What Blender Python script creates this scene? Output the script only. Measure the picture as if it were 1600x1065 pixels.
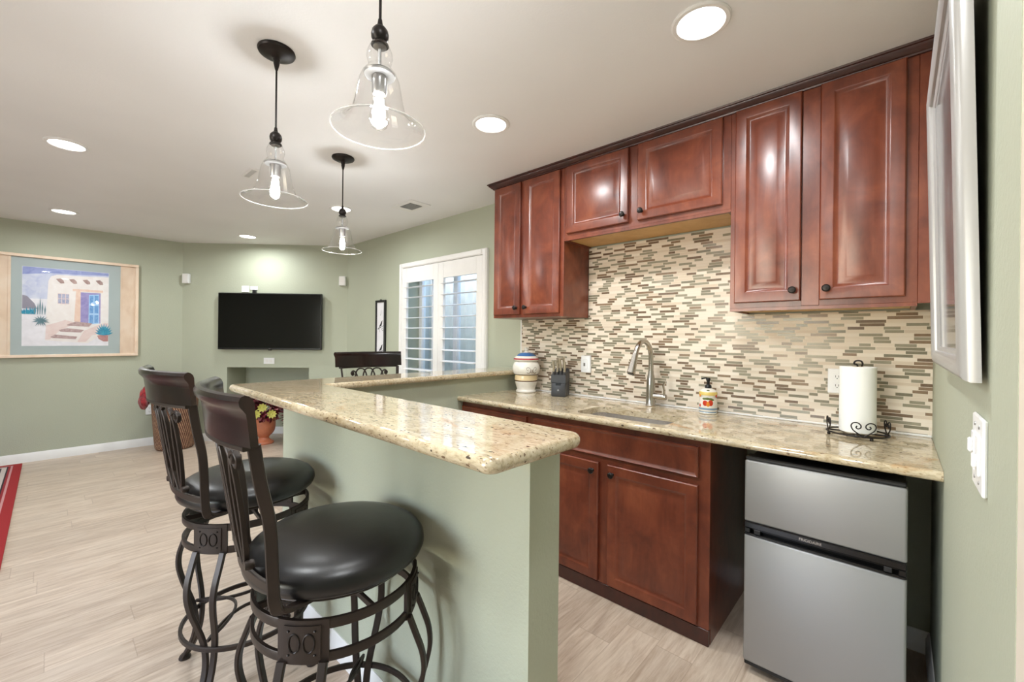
import bpy, bmesh, math, random
from mathutils import Vector, Matrix
S = bpy.context.scene
COL = S.collection
PI = math.pi
for o in list(bpy.data.objects): bpy.data.objects.remove(o)

# ------------------------------------------------------------------ camera
H = 2.436            # ceiling height
D = 2.511            # kitchen / window wall plane (Y)
XR = 0.1065          # right wall plane (X)
XL = -6.51           # left wall plane (X)
yaw, roll = .741, .0108
Fw = Vector((-math.sin(yaw), math.cos(yaw), 0)); Rt = Vector((math.cos(yaw), math.sin(yaw), 0)); Up = Vector((0, 0, 1))
cr, sr = math.cos(roll), math.sin(roll)
cx, cu = cr*Rt + sr*Up, -sr*Rt + cr*Up
cam = bpy.data.cameras.new('camera'); cam.sensor_width = 36; cam.sensor_fit = 'HORIZONTAL'
cam.lens = 660.7/1600*36; cam.shift_y = -5.8/1600; cam.clip_start = .02; cam.clip_end = 100
co = bpy.data.objects.new('camera', cam); COL.objects.link(co)
m = Matrix.Identity(4)
for i in range(3):
    m[i][0], m[i][1], m[i][2] = cx[i], cu[i], -Fw[i]
m[2][3] = 1.317
co.matrix_world = m
S.camera = co

# ------------------------------------------------------------------ world, exposure
S.view_settings.view_transform = 'Standard'; S.view_settings.look = 'None'
S.view_settings.exposure = 0.80; S.view_settings.gamma = 1; S.view_settings.use_curve_mapping = False
W = bpy.data.worlds.new('sky'); S.world = W; W.use_nodes = True
wn = W.node_tree.nodes; bg = wn['Background']
sky = wn.new('ShaderNodeTexSky'); sky.sky_type = 'NISHITA'; sky.sun_elevation = math.radians(48); sky.sun_rotation = math.radians(200); sky.sun_disc = False
W.node_tree.links.new(sky.outputs[0], bg.inputs[0]); bg.inputs[1].default_value = 1.0
CAN_W = 6.4         # watts of one ceiling downlight
CAN_LENS = 7.0       # brightness of its lens
BULB = 22.0          # brightness of a pendant filament
BULB_W = 11.5         # watts of a pendant bulb
REAR_FILL_W = 26.0        # watts of the fill lamp at the added rear window

# ------------------------------------------------------------------ materials
def srgb(r, g, b):
    f = lambda c: (c/255/12.92) if c/255 <= .04045 else ((c/255+.055)/1.055)**2.4
    return (f(r), f(g), f(b), 1)
class NT:
    def __init__(s, name):
        s.m = bpy.data.materials.new(name); s.m.use_nodes = True
        s.t = s.m.node_tree; s.n = s.t.nodes; s.b = s.n['Principled BSDF']; s.out = s.n['Material Output']
    def new(s, t, **kw):
        nd = s.n.new('ShaderNode'+t)
        for k, v in kw.items():
            if k.startswith('i_'):
                nd.inputs[k[2:].replace('_', ' ')].default_value = v
            else: setattr(nd, k, v)
        return nd
    def lk(s, a, b): s.t.links.new(a, b)
    def set(s, **kw):
        for k, v in kw.items(): s.b.inputs[k.replace('_', ' ')].default_value = v
    def coord(s, scale=(1, 1, 1), rot=(0, 0, 0), loc=(0, 0, 0)):
        c = s.new('TexCoord'); mp = s.new('Mapping')
        mp.inputs['Scale'].default_value = scale; mp.inputs['Rotation'].default_value = rot; mp.inputs['Location'].default_value = loc
        s.lk(c.outputs['Object'], mp.inputs[0]); return mp.outputs[0]
    def noise(s, vec, scale, detail=3, rough=.55, dist=0):
        nd = s.new('TexNoise'); nd.inputs['Scale'].default_value = scale; nd.inputs['Detail'].default_value = detail
        nd.inputs['Roughness'].default_value = rough; nd.inputs['Distortion'].default_value = dist
        s.lk(vec, nd.inputs['Vector']); return nd.outputs['Fac']
    def ramp(s, fac, stops, interp='LINEAR'):
        nd = s.new('ValToRGB'); cr_ = nd.color_ramp; cr_.interpolation = interp
        while len(cr_.elements) < len(stops): cr_.elements.new(.5)
        for e, (p, c) in zip(cr_.elements, stops): e.position = p; e.color = c
        s.lk(fac, nd.inputs[0]); return nd.outputs[0]
    def math(s, op, a, b=None, c=None):
        nd = s.new('Math', operation=op)
        for i, v in enumerate((a, b, c)):
            if v is None: continue
            if isinstance(v, (int, float)): nd.inputs[i].default_value = v
            else: s.lk(v, nd.inputs[i])
        return nd.outputs[0]
    def mix(s, fac, a, b):
        nd = s.new('Mix', data_type='RGBA')
        for i, v in ((0, fac), (6, a), (7, b)):
            if isinstance(v, (int, float)): nd.inputs[i].default_value = v
            elif isinstance(v, tuple): nd.inputs[i].default_value = v
            else: s.lk(v, nd.inputs[i])
        return nd.outputs[2]
    def bump(s, h, strength, dist=.002):
        nd = s.new('Bump'); nd.inputs['Strength'].default_value = strength; nd.inputs['Distance'].default_value = dist
        s.lk(h, nd.inputs['Height']); s.lk(nd.outputs[0], s.b.inputs['Normal'])
    def col(s, c):
        if isinstance(c, tuple): s.b.inputs['Base Color'].default_value = c
        else: s.lk(c, s.b.inputs['Base Color'])
def plain(name, c, rough=.5, metal=0, coat=0, vary=.06, vscale=9):
    t = NT(name); v = t.coord()
    n = t.noise(v, vscale, 3)
    a = tuple(x*(1-vary) for x in c[:3])+(1,); b = tuple(min(1, x*(1+vary)) for x in c[:3])+(1,)
    t.col(t.ramp(n, [(.3, a), (.7, b)])); t.set(Roughness=rough, Metallic=metal, Coat_Weight=coat)
    return t.m
def wallmat(name, c, bumpy=.35, scale=90):
    t = NT(name); v = t.coord()
    n = t.noise(v, 1.3, 2)
    a = tuple(x*.97 for x in c[:3])+(1,); b = tuple(x*1.03 for x in c[:3])+(1,)
    t.col(t.ramp(n, [(.3, a), (.7, b)])); t.set(Roughness=.6)
    t.bump(t.noise(v, scale, 3, .6), bumpy, .004); return t.m
M = {}
M['green'] = wallmat('sage wall paint', srgb(178, 182, 162), .35)
M['ceil'] = wallmat('ceiling paint', srgb(240, 239, 238), .12, 120)
M['white'] = plain('white paint', srgb(236, 234, 231), .35, vary=.02)
M['plastic'] = plain('white plastic', srgb(240, 240, 240), .3, vary=.01)
M['beige'] = plain('cream casing paint', srgb(226, 214, 198), .4, vary=.02)
def floor_mat():
    t = NT('pale oak planks')
    c = t.new('TexCoord'); sp = t.new('SeparateXYZ'); t.lk(c.outputs['Object'], sp.inputs[0])
    x, y = sp.outputs[0], sp.outputs[1]
    wd, ln = .152, 1.22
    row = t.math('FLOOR', t.math('DIVIDE', x, wd))
    wn1 = t.new('TexWhiteNoise', noise_dimensions='1D'); t.lk(row, wn1.inputs['W'])
    yy = t.math('ADD', t.math('DIVIDE', y, ln), wn1.outputs['Value'])
    cell = t.math('FLOOR', yy)
    cb = t.new('CombineXYZ'); t.lk(row, cb.inputs[0]); t.lk(cell, cb.inputs[1])
    wn2 = t.new('TexWhiteNoise', noise_dimensions='2D'); t.lk(cb.outputs[0], wn2.inputs['Vector'])
    fx = t.math('FRACT', t.math('DIVIDE', x, wd)); fy = t.math('FRACT', yy)
    ex = t.math('LESS_THAN', t.math('MINIMUM', fx, t.math('SUBTRACT', 1, fx)), .010)
    ey = t.math('LESS_THAN', t.math('MINIMUM', fy, t.math('SUBTRACT', 1, fy)), .0016)
    seam = t.math('MAXIMUM', ex, ey)
    off = t.new('CombineXYZ'); t.lk(t.math('MULTIPLY', wn2.outputs['Value'], 37), off.inputs[2])
    t.lk(t.math('MULTIPLY', x, 11), off.inputs[0]); t.lk(t.math('MULTIPLY', y, 1.1), off.inputs[1])
    g = t.noise(off.outputs[0], 2.0, 6, .66, 1.2)
    g2 = t.noise(off.outputs[0], 9, 4, .6, .3)
    base = t.ramp(g, [(.25, srgb(148, 126, 109)), (.46, srgb(192, 172, 154)), (.56, srgb(206, 189, 172)), (.75, srgb(222, 207, 192))])
    fine = t.ramp(g2, [(.35, srgb(190, 172, 154)), (.6, srgb(222, 208, 194))])
    colr = t.mix(.35, base, fine)
    tone = t.ramp(wn2.outputs['Value'], [(0, (.85, .825, .80, 1)), (1, (1.0, .98, .955, 1))])
    mm = t.new('Mix', data_type='RGBA', blend_type='MULTIPLY'); mm.inputs[0].default_value = 1
    t.lk(colr, mm.inputs[6]); t.lk(tone, mm.inputs[7])
    t.col(t.mix(t.math('MULTIPLY', seam, .35), mm.outputs[2], srgb(140, 120, 104)))
    t.set(Roughness=.38); t.bump(t.math('SUBTRACT', g2, seam), .1, .001)
    return t.m
M['floor'] = floor_mat()
def wood(name, c1, c2, c3, rough=.33, scale=(1, 1, 1), coat=.3):
    t = NT(name); v = t.coord((2.6*scale[0], 2.6*scale[1], 1.2*scale[2]))
    n = t.noise(v, 3.2, 5, .6, 1.1)
    v2 = t.coord((26, 26, 2.2)); n2 = t.noise(v2, 3, 4, .6, .4)
    v3 = t.coord((1, 1, 1)); n3 = t.noise(v3, 5.5, 4, .6, .6)
    f = t.math('ADD', t.math('MULTIPLY', n, .44), t.math('ADD', t.math('MULTIPLY', n2, .10), t.math('MULTIPLY', n3, .46)))
    t.col(t.ramp(f, [(.34, c1), (.5, c2), (.68, c3)])); t.set(Roughness=rough, Coat_Weight=coat, Coat_Roughness=.24)
    return t.m
M['cherry'] = wood('cherry wood', srgb(86, 36, 23), srgb(118, 56, 36), srgb(144, 78, 51))
M['cherrydark'] = wood('dark cherry wood', srgb(48, 20, 16), srgb(66, 28, 22), srgb(84, 38, 28))
M['maple'] = wood('maple underside', srgb(196, 150, 92), srgb(212, 168, 108), srgb(224, 184, 126), .45, coat=0)
M['stoolwood'] = wood('espresso wood', srgb(12, 7, 7), srgb(20, 11, 10), srgb(44, 19, 15), .22, coat=0)
def granite():
    t = NT('speckled granite'); v = t.coord((1, 1.9, 1.9), (0, 0, .18))
    n1 = t.noise(v, 6, 5, .62, .9)
    base = t.ramp(n1, [(.26, srgb(172, 150, 116)), (.42, srgb(202, 187, 158)), (.56, srgb(222, 212, 190)), (.72, srgb(208, 198, 176))])
    va = t.coord((1.0, 2.6, 2.6), (0, 0, .18)); n2 = t.noise(va, 38, 5, .7, .5)
    veil = t.ramp(n2, [(.36, srgb(136, 114, 84)), (.49, srgb(202, 187, 156)), (.66, srgb(228, 219, 200))])
    c = t.mix(.5, base, veil)
    n5 = t.noise(t.coord((1, 1.4, 1.4), (0, 0, .2), (3, 1, 2)), 3.2, 4, .6, 1.2)
    c = t.mix(t.math('MULTIPLY', t.math('GREATER_THAN', n5, .60), .0), c, srgb(196, 140, 84))
    amb = t.new('MapRange'); amb.inputs[1].default_value = .60; amb.inputs[2].default_value = .74; amb.inputs[4].default_value = .75
    t.lk(n5, amb.inputs[0]); c = t.mix(amb.outputs[0], c, srgb(198, 148, 92))
    def flecks(scale, th, col, amt, seed):
        vv = t.coord((1, 2.1, 2.1), (0, 0, .16), (seed, seed*.7, seed*.3))
        vo = t.new('TexVoronoi'); vo.inputs['Scale'].default_value = scale; vo.inputs['Randomness'].default_value = 1
        nz = t.new('TexNoise'); nz.inputs['Scale'].default_value = scale*1.2; nz.inputs['Detail'].default_value = 3; t.lk(vv, nz.inputs['Vector'])
        ad = t.new('VectorMath', operation='MULTIPLY_ADD'); t.lk(nz.outputs['Color'], ad.inputs[0]); ad.inputs[1].default_value = (1.2/scale,)*3; t.lk(vv, ad.inputs[2])
        t.lk(ad.outputs[0], vo.inputs['Vector'])
        sel = t.new('SeparateColor'); t.lk(vo.outputs['Color'], sel.inputs[0])
        thr = t.math('MULTIPLY', t.math('POWER', sel.outputs[0], 3), th)
        return t.math('MULTIPLY', t.math('LESS_THAN', vo.outputs['Distance'], thr), amt)
    c = t.mix(flecks(84, .42, 0, .6, 1.3), c, srgb(140, 112, 82))
    c = t.mix(flecks(52, .38, 0, .8, 4.1), c, srgb(96, 66, 46))
    c = t.mix(flecks(30, .25, 0, .92, 7.7), c, srgb(52, 38, 32))
    dk = t.new('Mix', data_type='RGBA', blend_type='MULTIPLY'); dk.inputs[0].default_value = 1; t.lk(c, dk.inputs[6]); dk.inputs[7].default_value = (.90, .865, .80, 1)
    t.col(dk.outputs[2]); t.set(Roughness=.07, Specular_IOR_Level=.75, Coat_Weight=.3, Coat_Roughness=.03)
    return t.m
M['granite'] = granite()
def tiles():
    t = NT('linear mosaic tile')
    c = t.new('TexCoord'); sp = t.new('SeparateXYZ'); t.lk(c.outputs['Object'], sp.inputs[0])
    x, z = sp.outputs[0], sp.outputs[2]
    p = .0152
    rz = t.math('DIVIDE', z, p); row = t.math('FLOOR', rz); fz = t.math('FRACT', rz)
    w1 = t.new('TexWhiteNoise', noise_dimensions='1D'); t.lk(row, w1.inputs['W'])
    w1b = t.new('TexWhiteNoise', noise_dimensions='1D'); t.lk(t.math('ADD', row, 91.7), w1b.inputs['W'])
    L = t.math('ADD', t.math('MULTIPLY', w1b.outputs['Value'], .09), .12)
    xs = t.math('DIVIDE', t.math('ADD', x, t.math('MULTIPLY', w1.outputs['Value'], 3.1)), L)
    cell = t.math('FLOOR', xs); fx0 = t.math('FRACT', xs)
    cb = t.new('CombineXYZ'); t.lk(row, cb.inputs[0]); t.lk(cell, cb.inputs[1])
    wc = t.new('TexWhiteNoise', noise_dimensions='2D'); t.lk(cb.outputs[0], wc.inputs['Vector'])
    # every cell is cut once more into two strips at a random point
    cut = t.math('ADD', t.math('MULTIPLY', wc.outputs['Value'], .42), .30)
    side = t.math('GREATER_THAN', fx0, cut)
    cb2 = t.new('CombineXYZ'); t.lk(row, cb2.inputs[0]); t.lk(cell, cb2.inputs[1]); t.lk(side, cb2.inputs[2])
    wk = t.new('TexWhiteNoise', noise_dimensions='3D'); t.lk(cb2.outputs[0], wk.inputs['Vector'])
    k = t.math('MULTIPLY_ADD', side, .5, t.math('MULTIPLY', wk.outputs['Value'], .499))
    cream1, cream2, cream3 = srgb(220, 206, 188), srgb(230, 219, 204), srgb(211, 195, 175)
    br, br2, gg, g2 = srgb(100, 78, 60), srgb(128, 104, 82), srgb(116, 112, 94), srgb(142, 137, 118)
    colr = t.ramp(k, [(0, cream1), (.16, cream2), (.34, cream3), (.42, cream2), (.50, br), (.61, gg), (.73, g2), (.91, br2)], 'CONSTANT')
    nn = t.noise(t.coord(), 60, 4, .6)
    colr = t.mix(t.math('MULTIPLY', nn, .2), colr, srgb(214, 198, 174))
    dz = t.math('MINIMUM', fz, t.math('SUBTRACT', 1, fz))
    dx0 = t.math('MULTIPLY', t.math('MINIMUM', fx0, t.math('SUBTRACT', 1, fx0)), L)
    dx1 = t.math('MULTIPLY', t.math('ABSOLUTE', t.math('SUBTRACT', fx0, cut)), L)
    dx = t.math('MINIMUM', dx0, dx1)
    gr = t.math('MAXIMUM', t.math('LESS_THAN', t.math('MULTIPLY', dz, p), .0012), t.math('LESS_THAN', dx, .0012))
    t.col(t.mix(gr, colr, srgb(226, 214, 196)))
    glass = t.math('GREATER_THAN', k, .50); t.set(Specular_IOR_Level=.26)
    rg = t.math('ADD', t.math('MULTIPLY', t.math('SUBTRACT', 1, glass), .20), .18)
    t.lk(t.math('MAXIMUM', rg, t.math('MULTIPLY', gr, .6)), t.b.inputs['Roughness'])
    t.bump(t.math('SUBTRACT', 1, gr), .5, .0012)
    return t.m
M['tile'] = tiles()
M['steel'] = plain('brushed nickel', srgb(188, 182, 174), .24, 1, vary=.04)
M['sinksteel'] = plain('brushed sink steel', srgb(222, 218, 214), .26, .92, vary=.05)
def brushed():
    t = NT('silver fridge finish'); v = t.coord((.8, .8, .4)); n = t.noise(v, 2, 2)
    t.col(t.ramp(n, [(.3, srgb(150, 149, 148)), (.7, srgb(160, 159, 158))])); t.set(Metallic=.55, Roughness=.42); return t.m
M['fridge'] = brushed()
M['black'] = plain('black plastic', srgb(17, 17, 18), .35)
M['blackgloss'] = plain('glossy black plastic', srgb(10, 10, 11), .12)
M['screen'] = plain('dark screen glass', srgb(5, 5, 6), .10)
M['bronze'] = plain('oil rubbed bronze', srgb(40, 35, 33), .38, .6, vary=.12)
M['stoolmetal'] = plain('dark brown metal', srgb(52, 43, 38), .42, .35, vary=.12)
def leather():
    t = NT('black leather'); v = t.coord()
    t.col(t.ramp(t.noise(v, 7, 3), [(.3, srgb(10, 10, 11)), (.7, srgb(17, 16, 17))]))
    t.set(Roughness=.34, Specular_IOR_Level=.55)
    vo = t.new('TexVoronoi'); vo.inputs['Scale'].default_value = 240; t.lk(v, vo.inputs['Vector'])
    h = t.math('ADD', t.math('MULTIPLY', vo.outputs['Distance'], .10), t.noise(v, 9, 4, .5))
    t.bump(h, .12, .005); return t.m
M['leather'] = leather()
def thinglass(name, tint=(1, 1, 1, 1), ior=1.45, rough=.01, extra=0):
    t = NT(name); n = t.n; n.remove(t.b)
    lw = t.new('LayerWeight'); r0 = ((ior-1)/(ior+1))**2
    tr = t.new('BsdfTransparent'); tr.inputs[0].default_value = tint
    gl = t.new('BsdfGlossy'); gl.inputs['Roughness'].default_value = rough
    mx = t.new('MixShader')
    f = t.math('MULTIPLY_ADD', t.math('POWER', lw.outputs['Facing'], 5), 1-r0, r0+extra)
    t.lk(f, mx.inputs[0]); t.lk(tr.outputs[0], mx.inputs[1]); t.lk(gl.outputs[0], mx.inputs[2]); t.lk(mx.outputs[0], t.out.inputs[0])
    return t.m
M['glass'] = thinglass('clear blown glass', (.97, .97, .97, 1), 1.45, .01, .02)
M['pane'] = thinglass('window pane glass', (.92, .96, .97, 1), 1.3)
M['picglass'] = thinglass('picture glass', (.98, .98, .98, 1), 1.3)
def emit(name, c, s):
    t = NT(name); t.n.remove(t.b); e = t.new('Emission'); e.inputs[0].default_value = c; e.inputs[1].default_value = s
    t.lk(e.outputs[0], t.out.inputs[0]); return t.m
M['lens'] = emit('downlight lens', (1, .97, .92, 1), CAN_LENS)
M['bulb'] = emit('glowing filament', (1, .94, .84, 1), BULB)
M['frost'] = thinglass('bulb glass', (1, 1, 1, 1), 1.45, .05, .05)

# ------------------------------------------------------------------ geometry helpers
class MB:
    def __init__(s): s.v = []; s.f = []; s.mi = []; s.sm = []
    def add(s, vs, fs, mi=0, sm=True):
        k = len(s.v); s.v += [Vector(p) for p in vs]
        for f in fs: s.f.append([i+k for i in f]); s.mi.append(mi); s.sm.append(sm)
    def box(s, a, b, bev=0, mi=0, rot=None, seg=1):
        a, b = Vector(a), Vector(b); lo = Vector(map(min, a, b)); hi = Vector(map(max, a, b))
        bm = bmesh.new(); bmesh.ops.create_cube(bm, size=1)
        c = (lo+hi)/2; d = hi-lo
        for v in bm.verts: v.co = Vector((v.co.x*d.x, v.co.y*d.y, v.co.z*d.z))
        if bev: bmesh.ops.bevel(bm, geom=bm.edges[:], offset=min(bev, min(d)*.45), segments=seg, affect='EDGES', profile=.5)
        bm.verts.index_update()
        vs = [(rot @ v.co if rot else v.co)+c for v in bm.verts]
        s.add(vs, [[v.index for v in f.verts] for f in bm.faces], mi, seg > 1); bm.free()
        return s
    def lathe(s, prof, n=32, c=(0, 0, 0), mi=0, mat=None, sm=True, caps=False):
        vs = []; fs = []
        for r, z in prof:
            for i in range(n):
                a = 2*PI*i/n; p = Vector((r*math.cos(a), r*math.sin(a), z))
                if mat: p = mat @ p
                vs.append(p+Vector(c))
        for j in range(len(prof)-1):
            for i in range(n):
                i2 = (i+1) % n; fs.append([j*n+i, j*n+i2, (j+1)*n+i2, (j+1)*n+i])
        if caps or prof[0][0] > 1e-4 and caps is not None and caps:
            pass
        if caps:
            fs.append(list(range(n))[::-1]); k = (len(prof)-1)*n; fs.append([k+i for i in range(n)])
        s.add(vs, fs, mi, sm); return s
    def sweep(s, pts, sec, ups=None, closed=False, mi=0, sm=True, caps=True, scale=None):
        """sec: list of (side, up) offsets; pts: path; ups: up vector or list"""
        pts = [Vector(p) for p in pts]; n = len(pts); k = len(sec); vs = []; fs = []
        prev = None
        for i, p in enumerate(pts):
            if closed: T = pts[(i+1) % n]-pts[i-1]
            else: T = pts[min(i+1, n-1)]-pts[max(i-1, 0)]
            T.normalize()
            if ups is None:
                if prev is None:
                    u = Vector((0, 0, 1)) if abs(T.z) < .9 else Vector((1, 0, 0))
                else: u = prev
            else: u = Vector(ups[i] if isinstance(ups, list) else ups)
            sd = T.cross(u)
            if sd.length < 1e-6: sd = T.orthogonal()
            sd.normalize(); u = sd.cross(T).normalized(); prev = u
            q = scale[i] if scale else 1
            for a, b in sec: vs.append(p+sd*a*q+u*b*q)
        for i in range(n if closed else n-1):
            i2 = (i+1) % n
            for j in range(k):
                j2 = (j+1) % k; fs.append([i*k+j, i2*k+j, i2*k+j2, i*k+j2])
        if caps and not closed:
            fs.append(list(range(k))[::-1]); fs.append([(n-1)*k+j for j in range(k)])
        s.add(vs, fs, mi, sm); return s
    def tube(s, pts, r, n=10, **kw):
        sec = [(r*math.cos(2*PI*i/n), r*math.sin(2*PI*i/n)) for i in range(n)]
        return s.sweep(pts, sec, **kw)
    def ribbon(s, pts, w, t, up, **kw):
        """w along the 'up' direction, t across"""
        b = min(w, t)*.22; w /= 2; t /= 2
        sec = [(-t, -w+b), (-t+b, -w), (t-b, -w), (t, -w+b), (t, w-b), (t-b, w), (-t+b, w), (-t, w-b)]
        return s.sweep(pts, sec, ups=up, **kw)
    def poly(s, pts, mi=0, sm=False): s.add(pts, [list(range(len(pts)))], mi, sm); return s
    def prism(s, pts2, f3, lo, hi, mi=0):
        n = len(pts2); vs = [f3(a, b, lo) for a, b in pts2]+[f3(a, b, hi) for a, b in pts2]
        fs = [list(range(n))[::-1], [n+i for i in range(n)]]+[[i, (i+1) % n, n+(i+1) % n, n+i] for i in range(n)]
        s.add(vs, fs, mi, False); return s
    def build(s, name, mats, parent=None, ang=35, mtx=None):
        me = bpy.data.meshes.new(name)
        off = parent['_o'] if parent is not None and '_o' in parent else (0, 0, 0)
        off = Vector(off)
        me.from_pydata([(mtx @ v if mtx else v)-off for v in s.v], [], s.f)
        if not isinstance(mats, (list, tuple)): mats = [mats]
        for mm in mats: me.materials.append(M[mm] if isinstance(mm, str) else mm)
        me.polygons.foreach_set('material_index', s.mi); me.polygons.foreach_set('use_smooth', s.sm)
        bm = bmesh.new(); bm.from_mesh(me); bmesh.ops.recalc_face_normals(bm, faces=bm.faces[:]); bm.to_mesh(me); bm.free()
        me.set_sharp_from_angle(angle=math.radians(ang)); me.update()
        o = bpy.data.objects.new(name, me); COL.objects.link(o)
        if parent is not None:
            o.parent = parent; o['_o'] = off[:]
        return o
def smooth(pts, n=8, closed=False):
    pts = [Vector(p) for p in pts]; out = []; N = len(pts)
    for i in range(N if closed else N-1):
        if closed: p0, p1, p2, p3 = pts[i-1], pts[i], pts[(i+1) % N], pts[(i+2) % N]
        else: p0, p1, p2, p3 = pts[max(i-1, 0)], pts[i], pts[i+1], pts[min(i+2, N-1)]
        for j in range(n):
            t = j/n; out.append(.5*((2*p1)+(p2-p0)*t+(2*p0-5*p1+4*p2-p3)*t*t+(3*p1-p0-3*p2+p3)*t**3))
    if not closed: out.append(pts[-1])
    return out
def tag(o, label, cat, group=None, kind=None):
    if label: o['label'] = label
    if cat: o['category'] = cat
    if group: o['group'] = group
    if kind: o['kind'] = kind
    return o
def thing(name, loc, label, cat, group=None):
    o = bpy.data.objects.new(name, None); COL.objects.link(o); o.location = loc; o['_o'] = tuple(loc); o.empty_display_size = .1
    return tag(o, label, cat, group)
def struct(name, mb, mat, **kw):
    o = mb.build(name, mat, **kw); o['kind'] = 'structure'; return o
def dup(o, parent=None):
    c = o.copy(); COL.objects.link(c)
    if parent is not None: c.parent = parent
    for ch in list(o.children): dup(ch, c)
    return c
def B(a, b, bev=0): return MB().box(a, b, bev)

# ------------------------------------------------------------------ setting
YB, XE = -3.2, 1.7          # rear of the room, side hall
struct('floor', B((XL-.15, YB-.15, -.1), (XE+.15, D+.6, 0)), 'floor')
struct('ceiling', B((XL-.15, YB-.15, H), (XE+.15, D+.15, H+.1)), 'ceil')
CX0, CY0 = XL, 1.099        # angled wall, lower-left corner
CX1, CY1 = -5.06, D
struct('wall_left', B((XL-.12, YB-.12, 0), (XL, CY0+.05, H)), 'green')
# angled wall with the niche opening
AW = Vector((1, 1, 0)).normalized(); AN = Vector((-1, 1, 0)).normalized()
A0 = Vector((CX0, CY0, 0)); ALEN = (Vector((CX1, CY1, 0))-A0).length
def aw(s, d, z): return A0+AW*s+AN*d+Vector((0, 0, z))
n0, n1, nz, nd = .542, 1.535, .910, .40
def abox(mb, s0, s1, d0, d1, z0, z1, bev=0, mi=0):
    ro = Matrix.Rotation(PI/4, 3, 'Z'); c = aw((s0+s1)/2, (d0+d1)/2, (z0+z1)/2)
    h = Vector(((s1-s0)/2, (d1-d0)/2, (z1-z0)/2)); return mb.box(c-h, c+h, bev, mi, ro)
mb = MB()
abox(mb, 0, n0, 0, .12, 0, H); abox(mb, n1, ALEN, 0, .12, 0, H); abox(mb, n0, n1, 0, .12, nz, H)
abox(mb, n0-.06, n0, .12, nd, 0, nz); abox(mb, n1, n1+.06, .12, nd, 0, nz); abox(mb, n0-.06, n1+.06, nd, nd+.06, 0, nz+.06); abox(mb, n0-.06, n1+.06, .12, nd, nz, nz+.06)
struct('wall_back', mb, 'green')
# window wall / kitchen wall
WX0, WX1, WZ0, WZ1 = -3.80, -2.665, .62, 2.01
mb = MB(); y0, y1 = D, D+.22
mb.box((CX1-.3, y0, 0), (WX0, y1, H)); mb.box((WX1, y0, 0), (XR+.12, y1, H))
mb.box((WX0, y0, 0), (WX1, y1, WZ0)); mb.box((WX0, y0, WZ1), (WX1, y1, H))
struct('wall_kitchen', mb, 'green')
struct('wall_right', B((XR, .79, 0), (XR+.12, D, H)), 'green')
struct('wall_hall', B((XR+.12, .79, 0), (XE, .91, H)), 'green')
struct('wall_side', B((XE, YB, 0), (XE+.12, .92, H)), 'green')
RW = (-2.75, -.75, .55, 2.15)     # opening for an added, unseen rear window behind the viewpoint
mb = MB(); mb.box((XL, YB-.12, 0), (RW[0], YB, H)); mb.box((RW[1], YB-.12, 0), (XE, YB, H)); mb.box((RW[0], YB-.12, 0), (RW[1], YB, RW[2])); mb.box((RW[0], YB-.12, RW[3]), (RW[1], YB, H))
struct('wall_rear', mb, 'green')
mb = MB()
for a, b, c_, d_ in ((RW[0], RW[0]+.05, RW[2], RW[3]), (RW[1]-.05, RW[1], RW[2], RW[3]), (RW[0], RW[1], RW[2], RW[2]+.05), (RW[0], RW[1], RW[3]-.05, RW[3]), (-1.78, -1.72, RW[2], RW[3])): mb.box((a, YB-.08, c_), (b, YB-.03, d_), .003)
struct('window_added', mb, 'white')  # made-up window frame, added with its lamp to brighten the room
l = bpy.data.lights.new('rear_fill_light', 'AREA'); l.shape = 'RECTANGLE'; l.size = RW[1]-RW[0]-.1; l.size_y = RW[3]-RW[2]-.1; l.energy = REAR_FILL_W; l.color = (.97, .985, 1)  # added fill lamp, posing as daylight from the made-up window
lo = bpy.data.objects.new('rear_fill_light', l); COL.objects.link(lo); lo.location = ((RW[0]+RW[1])/2, YB-.13, (RW[2]+RW[3])/2); lo.rotation_euler = (math.radians(90+32), 0, 0)
# casing on the end of the right wall
mb = MB(); mb.box((XR+.0005, .72, 0), (XR+.1195, .79, H-.001), .003)
struct('trim_1', mb, 'beige')
# baseboards
def base(name, pts, h=.092, t=.014):
    prof = [(0, 0), (t, 0), (t, h*.72), (t*.7, h*.80), (t*.55, h*.93), (t*.25, h), (0, h)]
    mb = MB(); pts = [Vector(p) for p in pts]; secs = []
    for i, p in enumerate(pts):
        d0 = (pts[i]-pts[i-1]).normalized() if i else None; d1 = (pts[i+1]-p).normalized() if i < len(pts)-1 else None
        n = lambda d: Vector((d.y, -d.x, 0))
        if d0 is None: nn = n(d1)
        elif d1 is None: nn = n(d0)
        else:
            nn = n(d0)+n(d1); nn = nn/(nn.dot(n(d1)))
        secs.append([p+nn*a+Vector((0, 0, b)) for a, b in prof])
    k = len(prof); vs = [v for s_ in secs for v in s_]; fs = []
    for i in range(len(pts)-1):
        for j in range(k): fs.append([i*k+j, (i+1)*k+j, (i+1)*k+(j+1) % k, i*k+(j+1) % k])
    fs += [list(range(k)), [(len(pts)-1)*k+j for j in range(k)]]
    mb.add(vs, fs, 0, False); return struct(name, mb, 'white')
base('baseboard_left', [(XL, YB+.02, 0), (XL, CY0, 0), aw(n0, 0, 0)])
base('baseboard_back', [aw(n1, 0, 0), (CX1, CY1, 0), (-2.34, D, 0)])
base('baseboard_niche', [aw(n0, nd, 0), aw(n1, nd, 0)])
base('baseboard_right', [(-.575, D, 0), (XR, D, 0), (XR, .79, 0)])

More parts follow.
